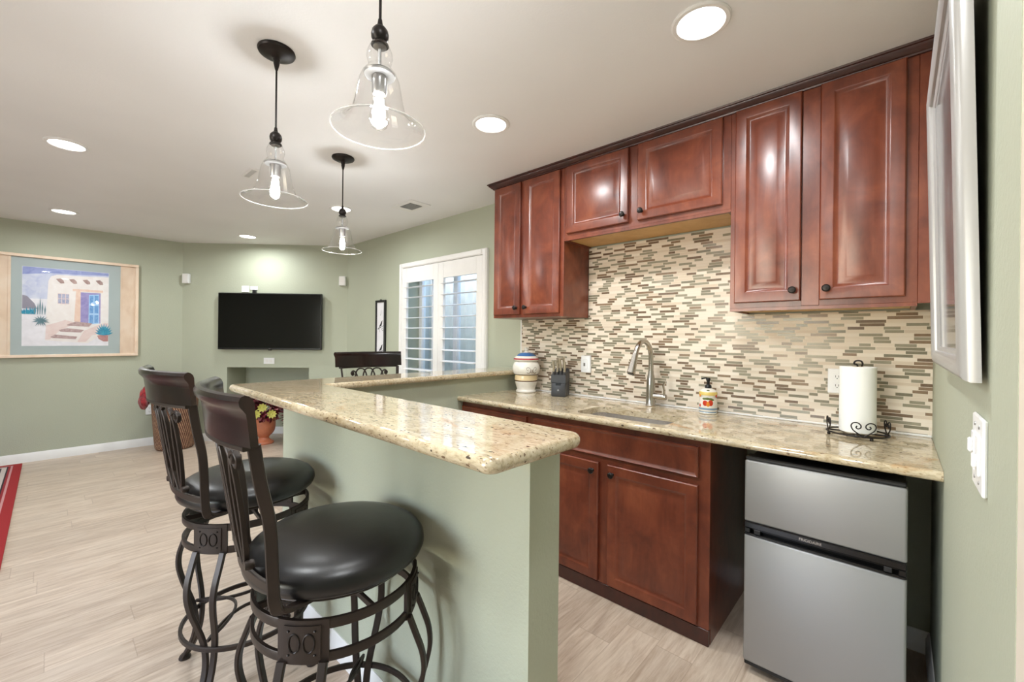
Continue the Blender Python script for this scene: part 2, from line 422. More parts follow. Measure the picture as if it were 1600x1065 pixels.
# pony wall of the bar (L shaped) with its baseboard
BX0, BX1, BY0, BY1 = -2.32, -.675, .81, .935     # long leg
mb = MB()
mb.prism([(BX0, BY0), (BX1, BY0), (BX1, BY1), (-2.20, BY1), (-2.20, D), (BX0, D)], lambda a, b, c: (a, b, c), 0, 1.035)
struct('wall_bar', mb, 'green')
base('baseboard_bar', [(BX0, D-.02, 0), (BX0, BY0, 0), (BX1, BY0, 0), (BX1, BY1, 0), (-2.20, BY1, 0), (-2.20, 1.90, 0)])

# ------------------------------------------------------------------ granite counters
def outline(poly, rad, inset):
    """rounded, inset outline of a CCW polygon; rad per vertex"""
    n = len(poly); P = [Vector((p[0], p[1])) for p in poly]; out = []
    for i in range(n):
        a, b, c = P[i-1], P[i], P[(i+1) % n]
        d0 = (b-a).normalized(); d1 = (c-b).normalized()
        n0_ = Vector((-d0.y, d0.x)); n1_ = Vector((-d1.y, d1.x))
        mm = n0_+n1_; mm = mm/mm.dot(n1_)
        r = rad[i]
        q = b+mm*inset
        convex = d0.x*d1.y-d0.y*d1.x > 0
        rr = max(.0005, r-inset) if convex else r+inset
        if r == 0: out += [q]*1; continue
        sgn = 1 if convex else -1
        cc = q+mm*rr*sgn
        a0 = math.atan2(*(-n0_*sgn).yx); a1 = math.atan2(*(-n1_*sgn).yx)
        dl = (a1-a0+PI) % (2*PI)-PI
        for j in range(9):
            t = a0+dl*j/8; out.append(cc+Vector((math.cos(t), math.sin(t)))*rr)
    return out
def slab(poly, rad, z0, z1, flat=()):
    """stone slab with a bullnose; flat = polygon edges index left square is ignored"""
    mb = MB(); r = (z1-z0)/2; zc = (z0+z1)/2; rings = []
    for k in range(9):
        t = -PI/2+PI*k/8; rings.append((outline(poly, rad, r*(1-math.cos(t))*.8), zc+r*math.sin(t)))
    vs = []; fs = []; n = len(rings[0][0])
    for o_, z in rings: vs += [(p.x, p.y, z) for p in o_]
    for k in range(8):
        for i in range(n): fs.append([k*n+i, k*n+(i+1) % n, (k+1)*n+(i+1) % n, (k+1)*n+i])
    mb.add(vs, fs, 0, True)
    for k in (0, 8):
        bm = bmesh.new(); vv = [bm.verts.new(vs[k*n+i]) for i in range(n)]
        for i in range(n): bm.edges.new((vv[i], vv[(i+1) % n]))
        bmesh.ops.triangle_fill(bm, use_beauty=True, edges=bm.edges[:]); bm.verts.index_update()
        mb.add([v.co for v in bm.verts], [[v.index for v in f.verts] for f in bm.faces], 0, True); bm.free()
    return mb
o = slab([(-2.445, .595), (-.598, .595), (-.598, .948), (-2.145, .948), (-2.145, D-.001), (-2.445, D-.001)], [.03, .03, .045, .012, 0, 0], 1.035, 1.070).build('bar_countertop', 'granite')
tag(o, 'L-shaped raised speckled granite bar top on the green half wall', 'countertop')
# kitchen counter with sink hole
KX0, KX1, KY0 = -2.20, XR-.001, 1.862
SX0, SX1, SY0, SY1 = -1.305, -.800, 1.935, 2.205
def rrect(x0, x1, y0, y1, r, n=6):
    pts = []
    for cx_, cy_, a in ((x1-r, y1-r, 0), (x0+r, y1-r, 90), (x0+r, y0+r, 180), (x1-r, y0+r, 270)):
        for j in range(n+1):
            t = math.radians(a+90*j/n); pts.append((cx_+r*math.cos(t), cy_+r*math.sin(t)))
    return pts
mb = MB(); z0, z1 = .882, .914
yb = KY0+.016
outer = [(KX0, yb), (KX1, yb), (KX1, D-.0005), (KX0, D-.0005)]; hole = rrect(SX0, SX1, SY0, SY1, .05)
for z in (z1, z0):
    bm = bmesh.new()
    for loop in (outer, hole):
        vv = [bm.verts.new((p[0], p[1], z)) for p in loop]
        for i in range(len(vv)): bm.edges.new((vv[i], vv[(i+1) % len(vv)]))
    bmesh.ops.triangle_fill(bm, use_beauty=True, edges=bm.edges[:]); bm.verts.index_update()
    mb.add([v.co for v in bm.verts], [[v.index for v in f.verts] for f in bm.faces], 0, True); bm.free()
for loop in (hole,):
    n = len(loop); mb.add([(p[0], p[1], z0) for p in loop]+[(p[0], p[1], z1) for p in loop], [[i, (i+1) % n, n+(i+1) % n, n+i] for i in range(n)], 0, True)
for a, b in ((outer[1], outer[2]), (outer[2], outer[3]), (outer[3], outer[0])):
    mb.add([(a[0], a[1], z0), (b[0], b[1], z0), (b[0], b[1], z1), (a[0], a[1], z1)], [[0, 1, 2, 3]], 0, False)
arc = [(yb-.016*math.cos(-PI/2+PI*k/8), .898+.016*math.sin(-PI/2+PI*k/8)) for k in range(9)]
vs = [(KX0, y, z) for y, z in arc]+[(KX1, y, z) for y, z in arc]
mb.add(vs, [[k, k+1, 10+k, 9+k] for k in range(8)]+[list(range(9))]+[[9+k for k in range(9)]], 0, True)
o = mb.build('kitchen_countertop', 'granite'); tag(o, 'long speckled granite kitchen counter with the sink cut-out against the tiled wall', 'countertop')
# backsplash
mb = MB(); ty0, ty1 = D-.010, D-.0002
mb.box((-2.185, ty0, .9142), (XR-.0002, ty1, 1.452)); mb.box((-1.577, ty0, 1.452), (-.601, ty1, 1.93))
o = mb.build('tile_backsplash', 'tile'); o['kind'] = 'structure'; tag(o, 'mosaic of thin cream, brown and grey-green strip tiles above the kitchen counter', 'backsplash')
mb = MB(); mb.box((-2.196, D-.012, .9142), (-2.185, D-.0002, 1.452)); mb.box((-2.185, D-.016, .9142), (XR-.0003, D-.0102, .924), .003)
struct('trim_2', mb, 'white')

# ------------------------------------------------------------------ cabinets
def panel_door(mb, x0, x1, z0, z1, y, th=.020, fr=.056, raised=True):
    """raised panel door whose front faces -Y at y"""
    prof = [(0, 0, th), (0, 0, .004), (.004, 0, 0), (fr-.012, 0, 0), (fr-.008, 0, .002), (fr, 0, .010), (fr+.004, 0, .0115)]
    if raised: prof += [(fr+.008, 0, .0115), (fr+.034, 0, .003), (fr+.037, 0, .0022)]
    rings = [[(x0+i, y+d, z0+i), (x1-i, y+d, z0+i), (x1-i, y+d, z1-i), (x0+i, y+d, z1-i)] for i, _, d in prof]
    vs = [p for r in rings for p in r]; fs = [[3, 2, 1, 0]]
    for k in range(len(rings)-1):
        for i in range(4): fs.append([k*4+i, k*4+(i+1) % 4, (k+1)*4+(i+1) % 4, (k+1)*4+i])
    k = (len(rings)-1)*4; fs.append([k, k+1, k+2, k+3]); mb.add(vs, fs, 0, False); return mb
def knob(parent, x, z, y):
    mb = MB(); ro = Matrix.Rotation(PI/2, 3, 'X')
    mb.lathe([(.0001, -.002), (.009, -.001), (.0085, .002), (.005, .006), (.0052, .014), (.011, .017), (.0155, .021), (.0155, .025), (.011, .0295), (.0001, .031)], 20, (x, y, z), mat=ro)
    return mb.build('knob', 'bronze', parent)
def carcass(x0, x1, y0, z0, z1, under=None):
    mb = MB(); mb.box((x0, y0, z0), (x1, D-.0105, z1), .0015)
    if under: mb.box((x0+.018, y0+.02, z0-.001), (x1-.018, D-.012, z0+.004), 0, 1)
    return mb
UY = 2.207; UD = UY-.0205
groups = [
 ('left', -2.205, -1.579, 1.455, [(-2.189, -1.939, 1.477, 2.392, 'R'), (-1.904, -1.604, 1.477, 2.392, 'L')], 'upper cherry wall cabinet with two narrow tall doors nearest the shuttered window'),
 ('mid', -1.578, -.6015, 1.932, [(-1.550, -1.131, 1.972, 2.394, 'R'), (-1.074, -.637, 1.972, 2.394, 'L')], 'short upper cherry wall cabinet with two doors above the sink'),
 ('right', -.601, .050, 1.452, [(-.579, -.317, 1.490, 2.398, 'R'), (-.250, .016, 1.490, 2.398, 'L')], 'tall upper cherry wall cabinet with two doors above the paper towel roll')]
for nm, x0, x1, z0, doors, lab in groups:
    t = thing('wall_cabinet', ((x0+x1)/2, D, z0), lab, 'cabinet', 'upper cherry cabinets')
    mb = carcass(x0, x1, UY, z0, 2.404)
    if nm != 'left':   # recessed pale bottom
        mb = MB(); zz = z0+.014
        mb.box((x0, UY, zz), (x1, D-.0105, 2.404), .001)
        mb.box((x0, UY, z0), (x1, UY+.02, zz)); mb.box((x0, UY+.02, z0), (x0+.016, D-.0105, zz)); mb.box((x1-.016, UY+.02, z0), (x1, D-.0105, zz))
    mb.build('body', 'cherry', t)
    if nm != 'left':
        MB().box((x0+.0165, UY+.0205, z0+.008), (x1-.0165, D-.011, z0+.0138)).build('bottom_panel', 'maple', t)['label'] = 'pale unstained wood underside'
    if nm == 'right':
        MB().box((-.315, UY-.004, z0+.016), (-.252, UY, 2.398), .001).build('center_stile', 'cherry', t)
    for dx0, dx1, dz0, dz1, sd in doors:
        dr = panel_door(MB(), dx0, dx1, dz0, dz1, UD).build('door', 'cherry', t)
        knob(dr, dx1-.026 if sd == 'R' else dx0+.026, dz0+.045, UD)
o = B((.0505, UY-.001, 1.462), (XR-.0005, UY+.02, 2.404), .001).build('filler_strip', 'cherry')
tag(o, 'narrow upper cherry filler strip between tall cabinet and right wall', 'filler strip')
# crown moulding
prof = [(0, 2.398), (.010, 2.398), (.012, 2.404), (.018, 2.407), (.024, 2.413), (.032, 2.420), (.034, 2.426), (.040, 2.428), (.042, 2.4355), (0, 2.4355)]
def crown(path, outs):
    mb = MB(); k = len(prof); vs = []
    for p, o_ in zip(path, outs):
        vs += [(p[0]+o_[0]*a, p[1]+o_[1]*a, z) for a, z in prof]
    fs = []
    for i in range(len(path)-1):
        for j in range(k): fs.append([i*k+j, (i+1)*k+j, (i+1)*k+(j+1) % k, i*k+(j+1) % k])
    fs += [list(range(k)), [(len(path)-1)*k+j for j in range(k)]]
    mb.add(vs, fs, 0, False); return mb
o = crown([(-2.2055, D-.0105), (-2.2055, UY-.001), (XR-.0005, UY-.001)], [(-1, 0), (-1, -1), (0, -1)]).build('crown_molding', 'cherrydark')
tag(o, 'dark stepped cherry crown moulding along the top of the upper cabinets', 'crown molding')

# base cabinets
BYF = 1.912; BD = BYF-.0205
t = thing('base_cabinet', (-1.09, D, 0), 'cherry sink base cabinet with wide false drawer front and two doors', 'cabinet', 'cherry base cabinets')
def basebody(x0, x1, hole=False):
    mb = MB(); mb.box((x0, BYF, .07), (x1, BYF+.02, .8815), .001)
    mb.box((x0, BYF+.02, 0), (x0+.018, D-.011, .8815)); mb.box((x1-.018, BYF+.02, 0), (x1, D-.011, .8815))
    mb.box((x0+.018, BYF+.02, .09), (x1-.018, D-.011, .108)); mb.box((x0+.018, D-.02, .108), (x1-.018, D-.011, .8815)); return mb
basebody(-1.583, -.590).build('body', 'cherry', t)
MB().box((-1.583, BYF-.004, 0), (-.590, BYF+.012, .070), .002).build('plinth', 'cherrydark', t)
panel_door(MB(), -1.556, -.636, .717, .850, BD, raised=False, fr=.016).build('drawer_front', 'cherry', t)
for a, b, sd in ((-1.556, -1.128, 'R'), (-1.075, -.637, 'L')):
    d_ = panel_door(MB(), a, b, .080, .683, BD).build('door', 'cherry', t)
    knob(d_, b-.030 if sd == 'R' else a+.030, .640, BD)
t = thing('base_cabinet', (-1.89, D, 0), 'cherry drawer base cabinet in the corner beside the raised bar wall', 'cabinet', 'cherry base cabinets')
basebody(-2.198, -1.585).build('body', 'cherry', t)
MB().box((-2.198, BYF-.004, 0), (-1.585, BYF+.012, .070), .002).build('plinth', 'cherrydark', t)
panel_door(MB(), -2.186, -1.615, .717, .850, BD, raised=False, fr=.016).build('drawer', 'cherry', t)
for a, b, sd in ((-2.186, -1.915, 'R'), (-1.885, -1.615, 'L')):
    d_ = panel_door(MB(), a, b, .080, .683, BD).build('door', 'cherry', t)
    knob(d_, b-.030 if sd == 'R' else a+.030, .640, BD)

# ------------------------------------------------------------------ sink and faucet
t = thing('sink', ((SX0+SX1)/2, (SY0+SY1)/2, .70), 'stainless steel undermount sink set into the granite kitchen counter', 'sink')
mb = MB(); rings = []
for ins, z, r in ((-.030, .8812, .06), (-.003, .8812, .05), (-.003, .876, .05), (.004, .74, .05), (.012, .715, .05), (.03, .705, .045)):
    rings.append([(p[0], p[1], z) for p in rrect(SX0+ins, SX1-ins, SY0+ins, SY1-ins, r)])
n = len(rings[0]); vs = [p for r in rings for p in r]
fs = [[k*n+i, k*n+(i+1) % n, (k+1)*n+(i+1) % n, (k+1)*n+i] for k in range(len(rings)-1) for i in range(n)]
fs.append([(len(rings)-1)*n+i for i in range(n)]); mb.add(vs, fs, 0, True); mb.build('basin', 'sinksteel', t)
MB().lathe([(.0001, .7055), (.022, .7055), (.028, .708), (.042, .7085), (.044, .7055)], 28, ((SX0+SX1)/2, (SY0+SY1)/2, 0)).build('drain', 'steel', t)

fx, fy = -1.098, 2.44
t = thing('faucet', (fx, fy, .914), 'brushed nickel gooseneck faucet with side lever behind the sink', 'faucet')
MB().lathe([(.0001, .914), (.029, .914), (.030, .918), (.027, .924), (.0265, .97), (.026, 1.02), (.0245, 1.06), (.021, 1.09), (.0165, 1.112), (.0155, 1.125), (.0001, 1.125)], 32, (fx, fy, 0)).build('base', 'steel', t)
pts = smooth([(fx, fy, 1.11), (fx, fy, 1.19), (fx, fy-.012, 1.25), (fx-.003, fy-.055, 1.293), (fx-.006, fy-.11, 1.300), (fx-.009, fy-.155, 1.272), (fx-.012, fy-.180, 1.228)], 8)
MB().tube(pts, .0145, 16).build('neck', 'steel', t)
p0, p1 = Vector((fx-.0115, fy-.176, 1.238)), Vector((fx-.018, fy-.222, 1.118)); ax = (p1-p0)
q = Vector((0, 0, 1)).rotation_difference(ax).to_matrix(); L = ax.length
hd = MB().lathe([(.0001, 0), (.0155, 0), (.0165, .006), (.0165, .012), (.0185, .05), (.0235, L-.012), (.0245, L-.004), (.022, L), (.0001, L)], 24, p0, mat=q).build('spray_head', 'steel', t)
MB().lathe([(.0001, L), (.019, L), (.0185, L+.003), (.0001, L+.003)], 24, p0, mat=q).build('spray_face', 'black', hd)
q = Matrix.Rotation(PI/2, 3, 'Y')
MB().lathe([(.0001, .015), (.0175, .018), (.0175, .085), (.0165, .094), (.0001, .096)], 24, (fx, fy, .975), mat=q).build('lever_hub', 'steel', t)
MB().ribbon(smooth([(fx+.083, fy, .985), (fx+.085, fy-.004, 1.015), (fx+.082, fy-.010, 1.045), (fx+.094, fy-.012, 1.068)], 6), .016, .009, (0, 1, 0)).build('lever', 'steel', t)

# ------------------------------------------------------------------ mini fridge
t = thing('mini_fridge', (-.211, 2.15, 0), 'silver two-door mini fridge with black trim under the kitchen counter', 'fridge')
fx0, fx1, fy0 = -.449, .026, 1.872
MB().box((fx0+.004, fy0+.062, .018), (fx1-.004, 2.43, .846), .006).build('body', 'black', t)
d_ = MB().box((fx0, fy0, .598), (fx1, fy0+.055, .842), .008, seg=3).build('freezer_door', 'fridge', t); d_['label'] = 'short silver freezer door'
MB().box((fx0+.002, fy0+.002, .842), (fx1-.002, fy0+.058, .857), .004).build('top_trim', 'black', d_)
d_ = MB().box((fx0, fy0, .046), (fx1, fy0+.055, .546), .008, seg=3).build('fridge_door', 'fridge', t); d_['label'] = 'tall silver main door'
MB().box((fx0+.003, fy0+.006, .030), (fx1-.003, fy0+.056, .046), .003).build('bottom_trim', 'black', d_)
h_ = MB(); h_.box((fx0+.001, fy0+.022, .546), (fx1-.001, fy0+.056, .598)); h_.box((fx0+.001, fy0-.004, .575), (fx1-.001, fy0+.022, .598), .003)
h_.box((fx0+.001, fy0-.004, .546), (fx1-.001, fy0+.022, .555), .003); h_.box((fx0+.001, fy0-.004, .555), (fx0+.022, fy0+.022, .575), .003); h_.box((fx1-.022, fy0-.004, .555), (fx1-.001, fy0+.022, .575), .003)
hb = h_.build('handle_band', 'blackgloss', t)
for xx in (fx0+.036, fx1-.058): MB().box((xx, fy0-.0055, .557), (xx+.022, fy0-.001, .574), .002).build('latch_block', 'black', hb)
MB().lathe([(.0001, 0), (.018, 0), (.02, .004), (.02, .018), (.0001, .018)], 16, (fx0+.05, fy0+.08, 0)).build('foot', 'black', t)
MB().lathe([(.0001, 0), (.018, 0), (.02, .004), (.02, .018), (.0001, .018)], 16, (fx1-.05, fy0+.08, 0)).build('foot', 'black', t)
def lettering(txt, size, mtx, mat, parent, name='lettering', depth=.0004):
    cu_ = bpy.data.curves.new('txt', 'FONT'); cu_.body = txt; cu_.size = size; cu_.extrude = depth; cu_.align_x = 'CENTER'; cu_.align_y = 'CENTER'
    ob = bpy.data.objects.new('txt', cu_); COL.objects.link(ob); bpy.context.view_layer.update()
    me = bpy.data.meshes.new_from_object(ob.evaluated_get(bpy.context.evaluated_depsgraph_get())); bpy.data.objects.remove(ob)
    off = Vector(parent['_o']) if parent is not None else Vector()
    me.transform(Matrix.Translation(-off) @ mtx); me.materials.clear(); me.materials.append(M[mat] if isinstance(mat, str) else mat)
    o = bpy.data.objects.new(name, me); COL.objects.link(o)
    if parent is not None: o.parent = parent; o['_o'] = parent['_o']
    return o
RX = Matrix.Rotation(PI/2, 4, 'X')
lettering('FRIGIDAIRE', .0135, Matrix.Translation((-.232, fy0-.0046, .5865)) @ RX, 'steel', hb)

# ------------------------------------------------------------------ bar stools
def make_stool(label):
    t = thing('bar_stool', (0, 0, 0), label, 'stool', 'swivel bar stools around the raised bar')
    # base: rings, medallions, legs
    def band(r, z0, z1, th=.009):
        return [(r-th/2, z0), (r+th/2-.001, z0), (r+th/2, z0+.002), (r+th/2, z1-.002), (r+th/2-.001, z1), (r-th/2, z1), (r-th/2, z0)]
    RR = .212
    MB().lathe(band(RR, .619, .643), 64).build('upper_ring', 'stoolmetal', t)
    MB().lathe(band(RR, .541, .563), 64).build('lower_ring', 'stoolmetal', t)
    for q in range(4):
        a = math.radians(-47+90*q)
        def P(w, r, z, a=a):
            return Vector((r*math.cos(a)-w*math.sin(a), r*math.sin(a)+w*math.cos(a), z))
        def C(w, r, z, a=a):   # curved with the ring
            aa = a+w/RR; return Vector((r*math.cos(aa), r*math.sin(aa), z))
        mb = MB(); N = 6
        for (w0, w1, z0, z1, r0, r1) in ((-.060, .060, .540, .644, RR-.003, RR+.006), (-.042, .042, .552, .632, RR+.006, RR+.009), (-.035, .035, .559, .625, RR+.009, RR+.0075)):
            vs = []; fs = []
            for i in range(N+1):
                w = w0+(w1-w0)*i/N; vs += [C(w, r0, z0), C(w, r1, z0), C(w, r1, z1), C(w, r0, z1)]
            for i in range(N):
                for j in range(4): fs.append([i*4+j, (i+1)*4+j, (i+1)*4+(j+1) % 4, i*4+(j+1) % 4])
            fs += [[0, 1, 2, 3], [N*4+j for j in range(4)]]; mb.add(vs, fs, 0, False)
        md = mb.build('medallion', 'stoolmetal', t)
        mb = MB()
        for sx in (-1, 1):
            pts = [C(sx*.0165+.0125*math.cos(u), RR+.0095, .592+.022*math.sin(u)) for u in [2*PI*k/20 for k in range(20)]]
            mb.tube(pts, .0022, 6, closed=True)
        for sx in (-1, 1):
            for sz in (-1, 1):
                c = C(sx*.030, RR+.009, .592+sz*.028); mb.lathe([(.0001, -.003), (.0026, -.0018), (.0036, 0), (.0026, .0018), (.0001, .003)], 8, c)
        mb.build('relief', 'bronze', md)
        prof = [(.214, .049, .545), (.232, .050, .500), (.250, .049, .450), (.255, .046, .400), (.245, .040, .345), (.228, .032, .290), (.213, .023, .235), (.207, .016, .180), (.212, .0125, .125), (.228, .0120, .075), (.250, .0120, .032), (.262, .0120, .012)]
        mb = MB(); td = Vector((-math.sin(a), math.cos(a), 0))
        for sx in (-1, 1):
            mb.ribbon(smooth([P(sx*w, r, z) for r, w, z in prof], 5), .0215, .0125, td)
        mb.lathe([(.0001, 0), (.020, 0), (.021, .004), (.018, .012), (.012, .018), (.0001, .020)], 18, P(0, .264, 0))
        mb.build('leg', 'stoolmetal', t)
    fr_, fz_ = .218, .205
    pts = [(fr_*math.cos(2*PI*i/56), fr_*math.sin(2*PI*i/56), fz_) for i in range(56)]
    MB().ribbon(pts, .018, .012, (0, 0, 1), closed=True).build('foot_ring', 'stoolmetal', t)
    mb = MB()
    for q in range(4):
        a0 = math.radians(-47+90*q); a1 = a0+PI/2; am = (a0+a1)/2
        e0 = Vector((math.cos(a0), math.sin(a0), 0))*fr_; e1 = Vector((math.cos(a1), math.sin(a1), 0))*fr_
        mid = Vector((math.cos(am), math.sin(am), 0))*.045
        cc = []
        for i in range(17):
            u = i/16; cc.append((1-u)**2*e0+2*u*(1-u)*(2*mid-(e0+e1)/2)+u*u*e1+Vector((0, 0, .235+.02*math.sin(PI*u))))
        mb.ribbon(cc, .012, .009, (0, 0, 1))
    mb.build('brace', 'stoolmetal', t)
    mb = MB(); mb.lathe([(.0001, .600), (.030, .600), (.030, .665), (.075, .668), (.075, .680), (.0001, .680)], 28)
    for q in range(4):
        a = math.radians(-47+90*q+45)
        mb.ribbon([(.028*math.cos(a), .028*math.sin(a), .632), (.1*math.cos(a), .1*math.sin(a), .632), (.209*math.cos(a), .209*math.sin(a), .632)], .018, .01, (0, 0, 1))
    mb.build('swivel_hub', 'stoolmetal', t)
    # seat (swivels): built about its own axis, turned by SW
    prof = [(.0001, .783), (.05, .7825), (.11, .780), (.165, .774), (.202, .764), (.224, .751), (.236, .735), (.238, .718), (.233, .704), (.222, .695), (.212, .692), (.0001, .690)]
    MB().lathe(prof, 64).build('seat_cushion', 'leather', t)
    sp = MB(); sp.lathe([(.0001, .680), (.205, .680), (.209, .684), (.205, .6915), (.0001, .6915)], 48)
    sp.build('seat_pan', 'stoolmetal', t)
    SW = Matrix.Rotation(math.radians(-7), 4, 'Z')
    mb = MB()
    for sx in (-1, 1):
        pts = smooth([(sx*.140, -.06, .688), (sx*.168, -.14, .688), (sx*.182, -.188, .694), (sx*.187, -.202, .720), (sx*.188, -.206, .77), (sx*.196, -.215, .90), (sx*.207, -.236, 1.0), (sx*.214, -.250, 1.084)], 6)
        up_ = MB().ribbon(pts, .026, .012, (sx*.25, 1, .0)).build('back_upright', 'stoolmetal', t, mtx=SW)
    # curved top rail
    def arcp(x, bow, half, y0): return y0-bow*(1-(x/half)**2)
    rail = [(0, 0), (0, .074), (-.001, .088), (.002, .098), (.009, .105), (.017, .108), (.026, .105), (.031, .096), (.030, .086), (.024, .078), (.019, .070), (.018, .056), (.017, 0)]
    half = .246; pts = []; N = 20; mb = MB(); vs = []; fs = []; k = len(rail)
    for i in range(N+1):
        x = -half+2*half*i/N; y = arcp(x, .052, half, -.246); dy = .052*2*x/half**2
        nrm = Vector((dy, -1, 0)).normalized()
        for d_, z in rail: vs.append(Vector((x, y, 1.087+z))+nrm*d_-Vector((0, .10*z, 0)))
    for i in range(N):
        for j in range(k): fs.append([i*k+j, (i+1)*k+j, (i+1)*k+(j+1) % k, i*k+(j+1) % k])
    fs += [list(range(k)), [N*k+j for j in range(k)]]; mb.add(vs, fs, 0, True)
    mb.build('top_rail', 'stoolwood', t, mtx=SW)
    band_ = []
    for i in range(21):
        x = -.222+.444*i/20; band_.append((x, arcp(x, .052, half, -.246)-.009, 1.081))
    MB().ribbon(band_, .012, .016, (0, 0, 1)).build('rail_band', 'stoolmetal', t, mtx=SW)
    # bottom cross bar and lyre of looping bars
    bar = []
    for i in range(15):
        x = -.186+.372*i/14; bar.append((x, arcp(x, .036, .186, -.203), .750))
    MB().ribbon(bar, .022, .010, (0, 0, 1)).build('cross_bar', 'stoolmetal', t, mtx=SW)
    mb = MB()
    yb_ = lambda x, z: -.206-.036*(1-(x/.19)**2)-.05*(z-.76)/.32
    def line(xz): return smooth([(x, yb_(x, z), z) for x, z in xz], 6)
    for c in (-.062, 0, .062):          # three tall overlapping loops
        mb.ribbon(line([(c-.012, .772), (c-.030, .83), (c-.044, .92), (c-.044, 1.015), (c-.026, 1.060), (c, 1.070), (c+.026, 1.060), (c+.044, 1.015), (c+.044, .92), (c+.030, .83), (c+.012, .772)]), .013, .009, (0, 1, 0))
    for sx in (-1, 1):                  # outer scrolls
        mb.ribbon(line([(sx*.070, .772), (sx*.075, .86), (sx*.082, .97), (sx*.098, 1.035), (sx*.120, 1.055), (sx*.137, 1.040), (sx*.128, 1.022), (sx*.116, 1.032)]), .013, .009, (0, 1, 0))
        for z, x in ((1.040, sx*.127), (.778, sx*.092)):
            q = Matrix.Rotation(PI/2, 3, 'X'); mb.lathe([(.0001, -.011), (.009, -.010), (.0115, -.006), (.0115, .006), (.009, .010), (.0001, .011)], 16, (x, yb_(x, z), z), mat=q)
    mb.build('back_lyre', 'stoolmetal', t, mtx=SW)
    return t
s1 = make_stool('nearest black leather bar stool with scrolled metal back at the front of the bar')
s1.location = (-1.18, .565, 0)
s2 = dup(s1); s2['label'] = 'second black leather bar stool along the bar front, nearer the television wall'; s2.location = (-1.93, .55, 0); s2.rotation_euler = (0, 0, math.radians(-3))
for ch in s2.children:       # its seat is swivelled a little
    if ch.name.split('.')[0] in ('back_upright', 'top_rail', 'rail_band', 'cross_bar', 'back_lyre'): ch.rotation_euler = (0, 0, math.radians(14))
s3 = dup(s1); s3['label'] = 'bar stool with reddish wood top rail behind the short bar arm by the window'; s3.location = (-2.70, 1.60, 0); s3.rotation_euler = (0, 0, math.radians(-90-2))

# ------------------------------------------------------------------ pendant lamps
def make_pendant(label):
    t = thing('pendant_lamp', (0, 0, H), label, 'pendant lamp', 'glass bell pendants over the bar')
    z = lambda v: v      # local heights are world heights
    c = MB().lathe([(.0001, 2.4355), (.066, 2.4355), (.067, 2.430), (.064, 2.424), (.052, 2.418), (.040, 2.415), (.020, 2.412), (.012, 2.406), (.0125, 2.398), (.010, 2.392), (.011, 2.386), (.008, 2.372), (.005, 2.360), (.0001, 2.360)], 40)
    cano = c.build('canopy', 'bronze', t)
    MB().tube([(0, 0, 2.375), (0, 0, 2.24), (0, 0, 2.13)], .0036, 10).build('rod', 'bronze', t)
    MB().lathe([(.0001, 2.146), (.005, 2.145), (.0065, 2.135), (.008, 2.128), (.014, 2.124), (.020, 2.116), (.0222, 2.106), (.021, 2.096), (.016, 2.088), (.018, 2.085), (.022, 2.081), (.0225, 2.078), (.0001, 2.078)], 28).build('finial', 'bronze', t)
    g = [(.0225, 2.080), (.026, 2.072), (.0315, 2.058), (.0325, 2.046), (.029, 2.032), (.0275, 2.024), (.034, 2.014), (.043, 2.002), (.050, 1.985), (.055, 1.960), (.060, 1.930), (.068, 1.902), (.081, 1.880), (.098, 1.868), (.114, 1.8625), (.1165, 1.862)]
    MB().lathe(g, 56).build('glass_bell', 'glass', t)
    rp = [(.1165*math.cos(2*PI*i/56), .1165*math.sin(2*PI*i/56), 1.862) for i in range(56)]
    MB().tube(rp, .0018, 8, closed=True).build('glass_rim', 'rim', t)
    MB().lathe([(.0001, 2.078), (.016, 2.077), (.017, 2.073), (.004, 2.070), (.004, 2.016), (.012, 2.012), (.036, 2.008), (.040, 2.003), (.038, 1.999), (.019, 1.997), (.0185, 1.955), (.0165, 1.951), (.0001, 1.951)], 32).build('socket', 'steelgrey', t)
    b = MB().lathe([(.013, 1.951), (.0145, 1.940), (.020, 1.915), (.0245, 1.893), (.0245, 1.882), (.019, 1.869), (.009, 1.862), (.0001, 1.861)], 28).build('bulb', 'frost', t)
    mb = MB()
    for k in range(6):
        a = 2*PI*k/6; mb.tube([(.006*math.cos(a), .006*math.sin(a), 1.940), (.010*math.cos(a+.2), .010*math.sin(a+.2), 1.905), (.008*math.cos(a), .008*math.sin(a), 1.876)], .0055, 6)
    mb.build('filament', 'bulb', b)
    for ch in t.children:
        if not ch.name.startswith('canopy'): ch.location.z = -.012
    return t
def rimmat():
    t = NT('polished glass rim'); t.set(Roughness=.1); t.col((.9, .9, .9, 1)); n = t.n
    tr = t.new('BsdfTransparent'); mx = t.new('MixShader'); mx.inputs[0].default_value = .3
    t.lk(tr.outputs[0], mx.inputs[1]); t.lk(t.b.outputs[0], mx.inputs[2]); t.lk(mx.outputs[0], t.out.inputs[0]); return t.m
M['rim'] = rimmat(); M['steelgrey'] = plain('grey socket metal', srgb(150, 148, 146), .3, .8)
p_locs = [(-.995, .570), (-1.82, .596), (-2.59, 1.238)]
p_lab = ['nearest glass bell pendant lamp, its canopy out of the picture above', 'middle glass bell pendant lamp hanging over the bar by the stools', 'farthest glass bell pendant lamp, hanging over the corner towards the window']
pt = make_pendant(p_lab[0]); pt.location = (p_locs[0][0], p_locs[0][1], H)
for i in (1, 2):
    c = dup(pt); c['label'] = p_lab[i]; c.location = (p_locs[i][0], p_locs[i][1], H)
for x, y in p_locs:
    l = bpy.data.lights.new('pendant_glow', 'POINT'); l.energy = BULB_W; l.color = (.94, .97, .985); l.shadow_soft_size = .02
    lo = bpy.data.objects.new('pendant_glow', l); COL.objects.link(lo); lo.location = (x, y, 1.883)

